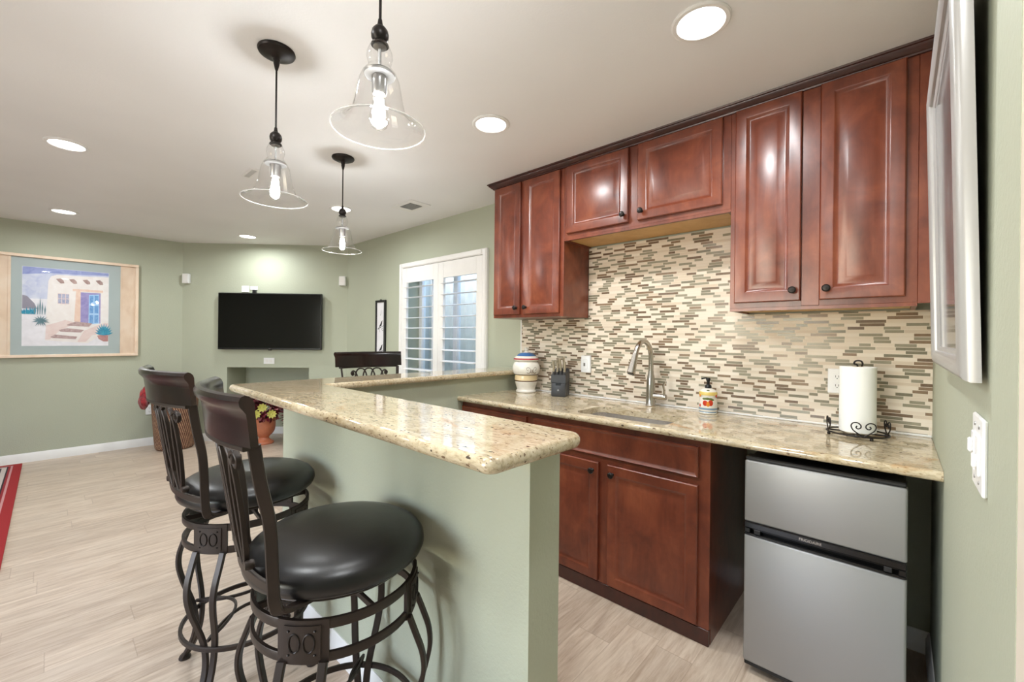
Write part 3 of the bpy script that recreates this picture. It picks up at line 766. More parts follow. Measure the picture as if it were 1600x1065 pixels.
# ------------------------------------------------------------------ recessed ceiling lights
def make_can(label, watts=CAN_W):
    t = thing('recessed_light', (0, 0, H), label, 'ceiling light', 'recessed ceiling lights')
    MB().lathe([(.098, H-.0002), (.098, H-.004), (.093, H-.008), (.080, H-.008), (.076, H-.003), (.076, H-.0004)], 48).build('trim_ring', 'white', t)
    MB().lathe([(.0001, H-.0022), (.0765, H-.0022)], 40).build('lens', 'lens', t)
    return t
can_locs = [(-.525, 1.543), (-1.590, 1.556), (-3.662, .060), (-5.704, .080), (-5.491, 1.516), (-3.646, 1.730),
            (-.25, .20), (-1.45, -.05), (-4.2, -1.7)]  # this row: extra lights added out of view to raise the brightness
can_lab = ['largest recessed ceiling light, above the sink side of the kitchen', 'recessed ceiling light above the cabinets, left of the largest one',
           'recessed ceiling light at the far left, higher of the two above the painting', 'recessed ceiling light lower at the far left, just above the painting',
           'small recessed ceiling light close to the television wall', 'recessed ceiling light seen behind the farthest pendant',
           'added unseen recessed ceiling light straight above the viewpoint', 'added unseen recessed ceiling light overhead between the viewpoint and the stools', 'added unseen recessed ceiling light over the rug side of the room']
proto = None
for (x, y), lab in zip(can_locs, can_lab):
    if proto is None: t = proto = make_can(lab)
    else: t = dup(proto); t['label'] = lab
    t.location = (x, y, H)
    l = bpy.data.lights.new('downlight', 'AREA'); l.shape = 'DISK'; l.size = .13; l.energy = CAN_W; l.color = (.94, .98, 1); l.spread = math.radians(172)
    lo = bpy.data.objects.new('downlight', l); COL.objects.link(lo); lo.location = (x, y, H-.012)

# ------------------------------------------------------------------ ceiling vents
M['ventgrey'] = plain('grey vent duct', srgb(120, 120, 120), .6); M['ventlight'] = plain('grey vent slats', srgb(150, 150, 148), .5); M['ventpale'] = plain('pale grey vent', srgb(200, 198, 194), .5)
t = thing('ceiling_vent', (-3.10, 2.085, H), 'white square ceiling vent with dark grille near the window wall', 'vent')
mb = MB(); mb.box((-3.26, 1.985, H-.006), (-2.95, 2.185, H-.0002), .003); mb.build('plate', 'white', t)
mb = MB(); mb.box((-3.175, 2.025, H-.0075), (-3.02, 2.145, H-.0062), 0); mb.build('opening', 'ventgrey', t)
mb = MB()
for k in range(9): mb.box((-3.175+.017*k+.004, 2.025, H-.0105), (-3.175+.017*k+.012, 2.145, H-.0076))
mb.build('slats', 'ventlight', t)
t = thing('ceiling_vent', (-3.33, .93, H), 'small slim ceiling vent seen through the middle pendant glass', 'vent')
MB().box((-3.43, .90, H-.006), (-3.22, .96, H-.0002), .003).build('plate', 'white', t)
MB().box((-3.41, .915, H-.0075), (-3.24, .945, H-.0062)).build('opening', 'ventpale', t)

# ------------------------------------------------------------------ window and shutters
FX0, FX1, FZ1, FZ0 = -3.888, -2.570, 2.072, .56
fw = .052
w = MB()
for a, b in (((FX0, FZ0), (FX0+fw, FZ1)), ((FX1-fw, FZ0), (FX1, FZ1)), ((FX0+fw, FZ1-fw), (FX1-fw, FZ1)), ((FX0+fw, FZ0), (FX1-fw, FZ0+fw))):
    w.box((a[0], D-.030, a[1]), (b[0], D-.0002, b[1]), .004); w.box((a[0]+.008, D-.036, a[1]+.008), (b[0]-.008, D-.03, b[1]-.008), .002)
w1 = struct('window_1', w, 'white')
yw = D+.19
sash = MB(); xm = (WX0+WX1)/2+.03
for a, b, c_, d_ in ((WX0, WX0+.05, WZ0, WZ1), (WX1-.05, WX1, WZ0, WZ1), (WX0, WX1, WZ1-.05, WZ1), (WX0, WX1, WZ0, WZ0+.05), (xm-.03, xm+.03, WZ0, WZ1), (WX0+.22, WX0+.235, WZ0, WZ1)):
    sash.box((a, yw-.03, c_), (b, yw+.02, d_), .003)
sash.build('sash', 'white', w1)
MB().box((WX0+.05, yw-.004, WZ0+.05), (WX1-.05, yw, WZ1-.05)).build('pane', 'pane', w1)
def shutter(x0, x1, lab):
    t = thing('window_shutter', ((x0+x1)/2, D, FZ0+fw), lab, 'shutter', 'white plantation shutters')
    z0, z1 = FZ0+fw+.003, FZ1-fw-.003; y0, y1 = D-.028, D+.002
    st = .074; tr = .150
    mb = MB()
    mb.box((x0, y0, z0), (x0+st, y1, z1), .003); mb.box((x1-st, y0, z0), (x1, y1, z1), .003)
    mb.box((x0+st, y0+.002, z1-tr), (x1-st, y1-.002, z1), .002); mb.box((x0+st, y0+.002, z0), (x1-st, y1-.002, z0+.11), .002)
    mb.build('panel_frame', 'white', t)
    mb = MB(); n = 11; a0, a1 = z0+.11, z1-tr; pitch = (a1-a0)/n
    for k in range(n):
        zc = a0+pitch*(k+.5); cy = (y0+y1)/2; tl = math.radians(4)
        sec = []
        for u in range(12):
            an = 2*PI*u/12; yy = .050*math.cos(an); zz = .0055*math.sin(an); sec.append((yy*math.cos(tl)-zz*math.sin(tl), yy*math.sin(tl)+zz*math.cos(tl)))
        vs = [(x0+st+.002, cy+a, zc+b) for a, b in sec]+[(x1-st-.002, cy+a, zc+b) for a, b in sec]
        mb.add(vs, [[i, (i+1) % 12, 12+(i+1) % 12, 12+i] for i in range(12)]+[list(range(12)), [12+i for i in range(12)]], 0, True)
    mb.build('louvers', 'white', t)
    mb = MB()
    for zc in (z0+.2, z1-.2): mb.box((x0-.006 if lab.startswith('left') else x1-.004, y0-.004, zc-.03), (x0+.004 if lab.startswith('left') else x1+.006, y0+.004, zc+.03), .002)
    mb.build('hinge', 'white', t)
xs = (FX0+FX1)/2
shutter(FX0+fw+.002, xs-.001, 'left white louvered shutter panel over the window')
shutter(xs+.001, FX1-fw-.002, 'right white louvered shutter panel over the window, next to the cabinets')
# outside: corrugated window well
M['well'] = plain('galvanized window well', srgb(206, 200, 188), .5, 0, vary=.08)
M['gravel'] = plain('well gravel', srgb(170, 166, 160), .9, vary=.3, vscale=60)
mb = MB(); N = 120; vs = []
for i in range(N+1):
    x = -4.7+2.9*i/N; y = D+.95+.014*math.cos(i*PI/3); vs += [(x, y, .3), (x, y, 2.2)]
mb.add(vs, [[2*i, 2*i+2, 2*i+3, 2*i+1] for i in range(N)], 0, True)
mb.box((-4.72, D+.95-.6, .3), (-4.69, D+.96, 2.2)); mb.box((-1.81, D+.95-.6, .3), (-1.78, D+.96, 2.2))
o = mb.build('window_well', 'well'); o['kind'] = 'structure'
o = B((-4.5, D+.221, .2), (-2.0, D+1.4, .3)).build('well_ground', 'gravel'); o['kind'] = 'structure'

# ------------------------------------------------------------------ television and wall devices (angled wall)
def ab(s0, s1, d0, d1, z0, z1, bev=0): return abox(MB(), s0, s1, d0, d1, z0, z1, bev)
t = thing('television', tuple(aw(1.083, -.03, 1.135)), 'black flat screen television on the angled green wall', 'television')
tv0, tv1, tz0, tz1 = .462, 1.705, 1.133, 1.826
ab(tv0+.15, tv1-.15, -.024, -.0005, tz0+.1, tz1-.1).build('wall_mount', 'black', t)
ab(tv0, tv1, -.060, -.024, tz0, tz1, .005).build('housing', 'black', t)
ab(tv0+.011, tv1-.011, -.0615, -.0598, tz0+.020, tz1-.011).build('screen', 'screen', t)
ab((tv0+tv1)/2-.02, (tv0+tv1)/2+.02, -.058, -.040, tz0-.010, tz0, .002).build('sensor', 'black', t)
RA = Matrix.Rotation(PI/4, 4, 'Z') @ RX
lettering('LG', .016, Matrix.Translation(aw((tv0+tv1)/2, -.0612, tz0+.010)) @ RA, 'steelgrey', t, depth=.0003)
# camera clipped to the tv top
o = ab(.862, .900, -.050, -.015, tz1+.0005, tz1+.040, .004).build('webcam', 'black'); tag(o, 'small black camera perched on the television top edge', 'camera')
def plate(s0, s1, z0, z1, nm, lab, cat, th=.008):
    t = thing(nm, tuple(aw((s0+s1)/2, 0, z0)), lab, cat)
    ab(s0, s1, -th, -.0003, z0, z1, .003).build('plate', 'plastic', t)
    return t
t = plate(.710, .800, 1.838, 1.915, 'cable_plate', 'white cable plate above the television, left one of two', 'wall plate')
ab(.745, .765, -.010, -.008, 1.868, 1.888, .002).build('socket', 'white', t)
t = plate(.815, .905, 1.868, 1.912, 'cable_plate', 'white cable plate above the television, right one beside the camera', 'wall plate')
ab(.850, .870, -.010, -.008, 1.88, 1.90, .002).build('socket', 'white', t)
t = plate(.985, 1.115, .955, 1.030, 'outlet_plate', 'white outlet plate just below the television above the niche', 'outlet')
ab(1.01, 1.045, -.010, -.008, .975, 1.01, .002).build('socket', 'white', t); ab(1.055, 1.09, -.010, -.008, .975, 1.01, .002).build('socket', 'white', t)
for s0, lab in ((.02, 'small white wall speaker left of the television by the room corner'), (1.905, 'small white wall speaker right of the television by the room corner')):
    t = thing('wall_speaker', tuple(aw(s0+.04, 0, 1.94)), lab, 'speaker', 'small white wall speakers')
    ab(s0, s0+.078, -.045, -.0003, 1.935, 2.052, .006).build('housing', 'plastic', t)
    ab(s0+.006, s0+.072, -.047, -.045, 1.942, 2.045, .001).build('grille', 'white', t)

# ------------------------------------------------------------------ painting on left wall
WC = {}
def wc(name, c, c2=None, sc=14):
    t = NT(name); n = t.noise(t.coord(), sc, 5, .65, .8); t.col(t.ramp(n, [(.32, c), (.68, c2 or tuple(min(1, x*1.15) for x in c[:3])+(1,))])); t.set(Roughness=.8); return t.m
M['palewood'] = wood('pale maple frame', srgb(226, 198, 172), srgb(238, 214, 190), srgb(244, 226, 206), .4, coat=.1)
M['mat'] = plain('grey blue mat board', srgb(178, 190, 190), .8, vary=.02)
y0, y1, z0, z1 = -.40, .690, 1.058, 2.102
PX = XL+.002
t = thing('framed_painting', (XL, .15, 1.06), 'large framed watercolour of a white adobe house on the left wall', 'painting')
mb = MB(); fwid = .030
for a, b in (((y0, z0), (y1, z0+fwid)), ((y0, z1-fwid), (y1, z1)), ((y0, z0+fwid), (y0+fwid, z1-fwid)), ((y1-fwid, z0+fwid), (y1, z1-fwid))):
    mb.box((PX, a[0], a[1]), (PX+.034, b[0], b[1]), .004)
mb.build('frame', 'palewood', t)
mb = MB(); mb.box((PX, y0+fwid, z0+fwid), (PX+.014, -.19-.075, z1-fwid)); mb.box((PX, .535, z0+fwid), (PX+.014, y1-fwid, z1-fwid))
mb.box((PX+.014, -.285, z0+fwid), (PX+.018, -.265, z1-fwid), .001); mb.box((PX+.014, .535, z0+fwid), (PX+.018, .548, z1-fwid), .001)
mb.build('side_panel', 'palewood', t)
MB().box((PX, -.265, z0+fwid), (PX+.010, .535, z1-fwid)).build('mat_board', 'mat', t)
ay0, ay1, az0, az1 = -.190, .438, 1.178, 1.979
cols = ['paper', 'sky', 'skydark', 'adobe', 'adobe2', 'viga', 'win', 'violet', 'blue', 'lblue', 'steps', 'teal', 'pot', 'cactus', 'hill', 'peach']
pal = [wc('paper wash', srgb(232, 230, 236)), wc('sky wash', srgb(190, 198, 228), srgb(222, 226, 240)), wc('dark sky wash', srgb(138, 150, 206), srgb(170, 180, 222)),
       wc('adobe wash', srgb(240, 232, 228), srgb(248, 244, 242)), wc('pink wash', srgb(232, 208, 204), srgb(242, 226, 222)), wc('brown wash', srgb(150, 120, 116), srgb(196, 170, 164)),
       wc('window wash', srgb(150, 156, 190), srgb(206, 206, 222), 40), wc('violet wash', srgb(146, 138, 196), srgb(176, 168, 214)), wc('door blue', srgb(96, 150, 214), srgb(140, 186, 232), 30),
       wc('pale door blue', srgb(170, 206, 240)), wc('step wash', srgb(170, 140, 140), srgb(206, 184, 182), 40), wc('teal wash', srgb(30, 128, 168), srgb(80, 176, 200), 40),
       wc('clay wash', srgb(176, 122, 120), srgb(206, 160, 156)), wc('sage wash', srgb(96, 128, 140), srgb(130, 160, 168)), wc('hill wash', srgb(150, 146, 160)), wc('peach wash', srgb(236, 200, 180), srgb(244, 220, 204))]
art = MB(); lay = [0]
def ap(pts, c):
    lay[0] += 1; x = PX+.0105+lay[0]*.00006
    P_ = [(x, ay0+(ay1-ay0)*s_, az1-(az1-az0)*t_) for s_, t_ in pts]
    art.add(P_, [list(range(len(P_)))], cols.index(c), False)
def rc(a, b, c, d, k): ap([(a, b), (c, b), (c, d), (a, d)], k)
def leaf(x, y, dx, dy, w, k): 
    l = math.hypot(dx, dy); nx, ny = -dy/l*w, dx/l*w
    ap([(x-nx*.4, y-ny*.4), (x+dx*.5-nx, y+dy*.5-ny), (x+dx, y+dy), (x+dx*.5+nx, y+dy*.5+ny), (x+nx*.4, y+ny*.4)], k)
art.box((PX+.010, ay0-.002, az0-.002), (PX+.0105, ay1+.002, az1+.002), 0, 0)
rc(0, 0, 1, 1, 'paper'); rc(0, 0, 1, .40, 'sky'); ap([(0, 0), (1, 0), (1, .035), (.62, .055), (.3, .06), (0, .10)], 'skydark')
ap([(0, .36), (.05, .37), (.13, .46), (.16, .53), (0, .53)], 'hill')
ap([(.28, .16), (.31, .10), (.38, .075), (.70, .07), (1, .055), (1, .80), (.74, .97), (.25, .93), (.26, .6)], 'adobe')
ap([(.26, .74), (.48, .66), (.60, .70), (.42, .80), (.30, .92), (.25, .92)], 'adobe2')
ap([(.60, .26), (.66, .28), (.66, .70), (.58, .68)], 'peach'); rc(.56, .245, .93, .275, 'peach')
rc(.655, .285, .90, .70, 'violet'); ap([(.755, .315), (.88, .30), (.885, .70), (.752, .715)], 'lblue')
for r_ in ((.765, .325, .81, .43), (.825, .32, .872, .43), (.765, .455, .81, .56), (.825, .455, .872, .56), (.765, .585, .81, .70), (.825, .585, .872, .69)): rc(*r_, 'blue')
rc(.385, .315, .52, .455, 'adobe2')
for i in range(3):
    for j in range(2): rc(.392+.044*i, .322+.066*j, .428+.044*i, .380+.066*j, 'win')
for x, y in ((.41, .15), (.56, .145), (.72, .14), (.88, .135)):
    ap([(x-.045, y-.02), (x+.01, y-.03), (x+.045, y+.0), (x+.05, y+.03), (x+.01, y+.035), (x-.02, y+.01)], 'viga')
ap([(.50, .72), (.60, .68), (.80, .70), (.76, .745), (.5, .735)], 'steps'); ap([(.40, .795), (.50, .77), (.70, .79), (.66, .825), (.42, .815)], 'steps'); ap([(.31, .885), (.36, .855), (.62, .88), (.60, .915), (.33, .90)], 'steps')
ap([(.70, .80), (.92, .70), (1, .69), (1, .82), (.80, .86), (.72, .95), (.62, .95)], 'adobe2')
ap([(.86, .865), (.93, .845), (1, .86), (1, .945), (.94, .945), (.88, .91)], 'pot')
random.seed(4)
for k in range(11):
    a = -PI*.95+PI*.9*k/10; leaf(.945, .855, .12*math.cos(a), .15*math.sin(a)-.01, .016, 'teal')
for k in range(12): leaf(.005+.012*k, .60, random.uniform(-.01, .01), -.05-.05*random.random(), .010, 'teal')
for x, hgt in ((.13, .10), (.165, .15), (.19, .22), (.215, .17), (.245, .12)): leaf(x, .60, .004, -hgt, .009, 'cactus')
for k in range(9):
    a = -PI+PI*k/8; leaf(.20, .68, .10*math.cos(a), .09*math.sin(a)+.02, .008, 'cactus')
for k in range(5): leaf(.20, .66, .03*(k-2), .09, .007, 'cactus')
art.build('art_print', pal, t)
MB().box((PX+.019, y0+fwid, z0+fwid), (PX+.0205, y1-fwid, z1-fwid)).build('glazing', 'picglass', t)
# outlet on left wall
def outlet(loc, axis, lab, mat='plastic', slots='black', w=.072, h=.116):
    """duplex outlet on a wall; axis = (right vector, out vector)"""
    t = thing('wall_outlet', loc, lab, 'outlet'); r, n = Vector(axis[0]), Vector(axis[1])
    mt = Matrix((( r.x, n.x, 0, loc[0]), (r.y, n.y, 0, loc[1]), (0, 0, 1, loc[2]), (0, 0, 0, 1)))
    MB().box((-w/2, .0003, -h/2), (w/2, .007, h/2), .003).build('plate', mat, t, mtx=mt)
    for s_ in (-1, 1):
        so = MB().box((-.017, .007, s_*.021-.015), (.017, .0085, s_*.021+.015), .002).build('receptacle', mat, t, mtx=mt)
        mb = MB()
        for dx in (-.006, .006): mb.box((dx-.001, .0085, s_*.021-.004), (dx+.001, .0088, s_*.021+.006))
        mb.box((-.002, .0085, s_*.021-.011), (.002, .0088, s_*.021-.007)); mb.build('slot', slots, so, mtx=mt)
    return t
outlet((XL, .800, .42), ((0, -1, 0), (1, 0, 0)), 'white wall outlet low on the left wall beside the woven basket')
outlet((-.212, D-.010, 1.128), ((1, 0, 0), (0, -1, 0)), 'white wall outlet on the tile partly behind the paper towel roll')
t = thing('wall_switch', (-1.585, D-.010, 1.137), 'white wall switch on the tile between knife block and faucet', 'switch')
MB().box((-1.622, D-.030, 1.080), (-1.548, D-.0105, 1.196), .004).build('plate', 'plastic', t)
MB().box((-1.602, D-.034, 1.105), (-1.568, D-.030, 1.170), .002).build('rocker', 'plastic', t)
MB().box((-1.598, D-.0346, 1.125), (-1.584, D-.034, 1.146), 0).build('indicator', 'steelgrey', t)

# ------------------------------------------------------------------ narrow bird picture on window wall
t = thing('framed_picture', (-4.28, D, 1.0), 'tall narrow black-framed bird picture on the wall left of the shutters', 'picture')
bx0, bx1, bz0, bz1 = -4.383, -4.180, .98, 1.716
mb = MB(); fwid = .024
for a, b in (((bx0, bz0), (bx1, bz0+fwid)), ((bx0, bz1-fwid), (bx1, bz1)), ((bx0, bz0+fwid), (bx0+fwid, bz1-fwid)), ((bx1-fwid, bz0+fwid), (bx1, bz1-fwid))):
    mb.box((a[0], D-.024, a[1]), (b[0], D-.0003, b[1]), .003)
mb.build('frame', 'black', t)
mb = MB(); mb.box((bx0+fwid, D-.012, bz0+fwid), (bx1-fwid, D-.0005, bz1-fwid), 0, 0)
xc = (bx0+bx1)/2; ly = [0]
def bp_(pts, k):
    ly[0] += 1; mb.add([(xc+a, D-.0122-ly[0]*.0001, b) for a, b in pts], [list(range(len(pts)))], k, False)
def br_(a, b, w_, k):
    dx, dz = b[0]-a[0], b[1]-a[1]; l = math.hypot(dx, dz); nx, nz = -dz/l*w_, dx/l*w_
    bp_([(a[0]-nx, a[1]-nz), (b[0]-nx*.4, b[1]-nz*.4), (b[0]+nx*.4, b[1]+nz*.4), (a[0]+nx, a[1]+nz)], k)
for c, sc in (((0, 1.44), 1), ((.005, 1.17), 1.05)):
    X, Z = c
    bp_([(X-.03*sc, Z-.02), (X-.015*sc, Z+.0), (X+.01*sc, Z+.03*sc), (X+.022*sc, Z+.045*sc), (X+.034*sc, Z+.04*sc), (X+.030*sc, Z+.015*sc), (X+.012*sc, Z-.015*sc)], 1)
    br_((X-.02, Z-.01), (X-.05*sc, Z-.055*sc), .006, 1); br_((X+.03*sc, Z+.042*sc), (X+.048*sc, Z+.046*sc), .003, 1)
    br_((X-.06, Z-.045), (X+.06, Z-.01), .004, 1); br_((X+.0, Z-.028), (X+.045, Z-.07), .003, 1); br_((X-.03, Z-.04), (X-.01, Z-.085), .003, 1)
    for k in range(3): bp_([(X+.03+.012*k, Z-.04-.02*k), (X+.045+.012*k, Z-.03-.02*k), (X+.048+.01*k, Z-.045-.02*k)], 2)
br_((-.05, 1.02), (.01, 1.09), .005, 2); br_((.0, 1.545), (.02, 1.60), .003, 2)
mb.build('art_print', ['paperw', 'inkblack', 'inkgrey'] if False else [plain('white rice paper', srgb(232, 230, 234), .8), plain('black ink', srgb(36, 36, 38), .8), plain('grey green ink', srgb(120, 122, 116), .8)], t)
MB().lathe([(.0001, 0), (.012, 0), (.012, .008), (.0001, .010)], 12, (xc, D-.012, bz1)).build('hanger', 'black', t)

# ------------------------------------------------------------------ right wall: mirror-glass picture and switch
t = thing('framed_picture', (XR, 1.4, 1.25), 'silver-framed glazed picture hanging on the right wall at the picture edge', 'picture')
fy0_, fy1_, fz0_, fz1_ = 1.005, 1.790, 1.252, 2.050
tiltm = Matrix.Translation((.0985, 0, fz0_)) @ Matrix.Rotation(-math.radians(1.25), 4, 'Y') @ Matrix.Translation((-.0985, 0, -fz0_))
prof_ = [(0, .0), (.000, .016), (.004, .025), (.012, .030), (.024, .0325), (.034, .030), (.040, .024), (.041, .018), (.047, .016), (.052, .012), (.052, 0)]
k = len(prof_); corners = [(fy0_, fz0_, 1, 1), (fy1_, fz0_, -1, 1), (fy1_, fz1_, -1, -1), (fy0_, fz1_, 1, -1)]
vs = [(.0985-d_*.82, y+sy*a, z+sz*a) for y, z, sy, sz in corners for a, d_ in prof_]; fs = []
for i in range(4):
    for j in range(k): fs.append([i*k+j, ((i+1) % 4)*k+j, ((i+1) % 4)*k+(j+1) % k, i*k+(j+1) % k])
mb = MB(); mb.add(vs, fs, 0, True)
M['silver'] = plain('silver lacquer frame', srgb(172, 170, 168), .3, .15, vary=.02)
mb.build('frame', 'silver', t, mtx=tiltm)
def darkart():
    tt = NT('dark grey print under glass'); n = tt.noise(tt.coord((1, 3, 1.4)), 4, 5, .6, .5)
    tt.col(tt.ramp(n, [(.3, srgb(70, 70, 72)), (.55, srgb(120, 120, 122)), (.75, srgb(170, 170, 172))])); tt.set(Roughness=.08, Specular_IOR_Level=.4); return tt.m
MB().box((.0985-.0095, fy0_+.05, fz0_+.05), (.0985-.004, fy1_-.05, fz1_-.05)).build('glazed_print', darkart(), t, mtx=tiltm)
MB().box((.0975, fy0_+.02, fz0_+.03), (.0983, fy1_-.02, fz1_-.03)).build('backing', 'black', t, mtx=tiltm)
t = thing('dimmer_switch', (XR, 1.045, 1.06), 'white double dimmer switch plate on the right wall below the silver frame', 'switch')
MB().box((XR-.0065, 1.010, 1.066), (XR-.0003, 1.132, 1.192), .003).build('plate', 'plastic', t)
for yc_ in (1.046, 1.096):
    MB().box((XR-.010, yc_-.017, 1.096), (XR-.0065, yc_+.017, 1.162), .002).build('switch_frame', 'plastic', t)
    MB().box((XR-.0155, yc_-.007, 1.108 if yc_ < 1.07 else 1.125), (XR-.010, yc_+.007, 1.132 if yc_ < 1.07 else 1.150), .003).build('slider', 'plastic', t)
mb = MB()
for z in (1.083, 1.175):
    for yc_ in (1.046, 1.096):
        mb.lathe([(.0001, 0), (.0035, 0), (.003, .0012), (.0001, .0015)], 10, (XR-.0065, yc_, z), mat=Matrix.Rotation(-PI/2, 3, 'Y'))
mb.build('screws', 'steelgrey', t)

# ------------------------------------------------------------------ counter items
# ceramic jar
jx, jy, jz = -2.036, 2.385, .9142
def C_(name, c, rough=.2): return plain(name, c, rough, vary=.05, vscale=30)
M['jarwhite'] = C_('white glaze', srgb(232, 226, 214)); M['jarcream'] = C_('cream glaze', srgb(224, 200, 156)); M['jarblue'] = C_('blue glaze', srgb(62, 104, 156)); M['jarred'] = C_('red glaze', srgb(168, 56, 62)); M['jarbrown'] = C_('brown glaze', srgb(96, 68, 48))
t = thing('ceramic_jar', (jx, jy, jz), 'white ceramic jar with blue and red lid at the counter left end', 'jar')
mb = MB(); lz = lambda pr: [(r, jz+z) for r, z in pr]
mb.lathe(lz([(.0001, 0), (.072, 0), (.076, .005), (.074, .013), (.068, .019), (.066, .024), (.074, .045), (.081, .068), (.084, .082)]), 40, (jx, jy, 0), 0)
mb.lathe(lz([(.084, .082), (.086, .084), (.086, .088), (.084, .090)]), 40, (jx, jy, 0), 2)
mb.lathe(lz([(.084, .090), (.083, .118), (.081, .128)]), 40, (jx, jy, 0), 1)
mb.lathe(lz([(.081, .128), (.085, .130), (.088, .134)]), 40, (jx, jy, 0), 2)
mb.lathe(lz([(.088, .134), (.097, .148), (.102, .170), (.100, .192), (.091, .214), (.080, .226), (.076, .229), (.0001, .229)]), 40, (jx, jy, 0), 0)
mb.build('body', ['jarwhite', 'jarcream', 'jarbrown'], t, ang=60)
mb = MB()   # painted scroll on the belly, facing the room
ja = math.atan2(-jy, -jx)+.42
for sd_ in (-1, 1):
    for pts in ([(.004, -.030), (.008, -.008), (.020, .010), (.034, .012), (.040, .002), (.034, -.008), (.026, -.003)], [(.004, -.002), (.012, -.022), (.026, -.030), (.036, -.024)]):
        mb.tube(smooth([(jx+(.1012-abs(v+.004)*.10)*math.cos(ja+sd_*u/.1), jy+(.1012-abs(v+.004)*.10)*math.sin(ja+sd_*u/.1), jz+.174+v) for u, v in pts], 5), .0016, 6)
mb.build('painted_scroll', 'jarbrown', t)
mb = MB()
mb.lathe(lz([(.0001, .2295), (.086, .2295), (.092, .234), (.094, .240)]), 40, (jx, jy, 0), 0); mb.lathe(lz([(.094, .240), (.094, .247), (.090, .251)]), 40, (jx, jy, 0), 1)
mb.lathe(lz([(.090, .251), (.084, .258), (.074, .266)]), 40, (jx, jy, 0), 0); mb.lathe(lz([(.074, .266), (.060, .280), (.044, .288), (.028, .292)]), 40, (jx, jy, 0), 2); mb.lathe(lz([(.028, .292), (.018, .296)]), 40, (jx, jy, 0), 0)
mb.lathe(lz([(.018, .296), (.011, .302), (.016, .310), (.018, .318), (.012, .327), (.0001, .331)]), 24, (jx, jy, 0), 0)
mb.build('lid', ['jarwhite', 'jarred', 'jarblue'], t, ang=60)
# knife block
kx, ky = -1.735, 2.400
M['charcoal'] = plain('charcoal plastic', srgb(62, 62, 64), .4); M['handle'] = plain('tan steel handle', srgb(178, 168, 148), .3, .6)
t = thing('knife_block', (kx, ky, .9142), 'charcoal knife block on the kitchen counter beside the jar', 'knife block')
kr = Matrix.Translation((kx, ky, .9142)) @ Matrix.Rotation(math.radians(22), 4, 'Z')
mb = MB(); mb.box((-.050, -.062, 0), (.050, .062, .095), .006, seg=2)
mb.prism([(-.062, .095), (.062, .095), (.062, .185), (-.062, .148)], lambda a, b, c: (c, a, b), -.050, .050)
mb.box((-.044, .03, .15), (.044, .06, .192), .006, seg=2)
mb.build('block', 'charcoal', t, mtx=kr)
mb = MB(); mb.box((-.0505, -.0630, .094), (.0505, .06, .0965)); mb.box((-.018, -.0640, .078), (.018, -.061, .093)); mb.build('seam', 'black', t, mtx=kr)
mb = MB(); mb.lathe([(.0001, 0), (.006, 0), (.006, .001), (.0001, .001)], 12, (0, -.0622, .045), mat=Matrix.Rotation(PI/2, 3, 'X')); mb.build('emblem', 'steelgrey', t, mtx=kr)
k_i = 0
for (xx, yy, hh, tl) in ((-.034, -.045, .100, -.06), (-.012, -.040, .085, .10), (.014, -.036, .112, -.12), (.036, -.042, .092, .12), (-.020, .0, .095, .04), (.022, .004, .110, .03)):
    k_i += 1
    kn = thing('knife', tuple(kr @ Vector((xx, yy, .17))), ['leftmost front knife in the charcoal block', 'second front knife in the charcoal block', 'third front knife in the charcoal block', 'rightmost front knife in the charcoal block', 'rear left knife in the charcoal block', 'rear right knife in the charcoal block'][k_i-1], 'knife', 'knives in the block')
    zt = .148+(yy+.062)/.124*.037
    a = Vector((xx, yy, zt-.005)); b = a+Vector((tl*hh*.6, -.018+.02*tl, hh))
    MB().ribbon(smooth([a+(b-a)*.22, a+(b-a)*.5+Vector((.002, 0, 0)), a+(b-a)*.85, b+Vector((.004, 0, -.002))], 5), .020, .014, (0, 1, 0), scale=None).build('handle', 'handle', kn, mtx=kr)
    MB().ribbon([a-Vector((0, 0, .004)), a+(b-a)*.24], .024, .016, (0, 1, 0)).build('bolster', 'charcoal', kn, mtx=kr)
# soap dispenser
sx, sy, sz = -.765, 2.425, .9142
t = thing('soap_dispenser', (sx, sy, sz), 'painted ceramic soap dispenser with black pump on the counter right of the sink', 'soap dispenser')
mb = MB(); lz = lambda pr: [(r, sz+z) for r, z in pr]
mb.lathe(lz([(.0001, 0), (.042, 0), (.045, .004), (.044, .009)]), 36, (sx, sy, 0), 0); mb.lathe(lz([(.044, .009), (.042, .012), (.044, .015)]), 36, (sx, sy, 0), 1)
mb.lathe(lz([(.044, .015), (.046, .024)]), 36, (sx, sy, 0), 0)
mb.lathe(lz([(.046, .024), (.0462, .034)]), 36, (sx, sy, 0), 1)
mb.lathe(lz([(.0462, .034), (.046, .06), (.043, .085), (.041, .094), (.045, .102)]), 36, (sx, sy, 0), 0); mb.lathe(lz([(.045, .102), (.046, .112), (.043, .120)]), 36, (sx, sy, 0), 2)
mb.lathe(lz([(.043, .120), (.034, .130), (.022, .136), (.016, .138), (.0001, .138)]), 36, (sx, sy, 0), 0)
M['soapblue'] = C_('pale blue glaze', srgb(126, 152, 172)); M['soapyel'] = C_('yellow glaze', srgb(222, 196, 110)); M['fruitred'] = C_('red fruit glaze', srgb(196, 58, 32)); M['fruitor'] = C_('orange fruit glaze', srgb(226, 138, 44)); M['leafg'] = C_('green leaf glaze', srgb(92, 104, 46))
mb.build('bottle', ['jarwhite', 'soapblue', 'soapyel'], t, ang=60)
toc = math.atan2(-sy, -sx)
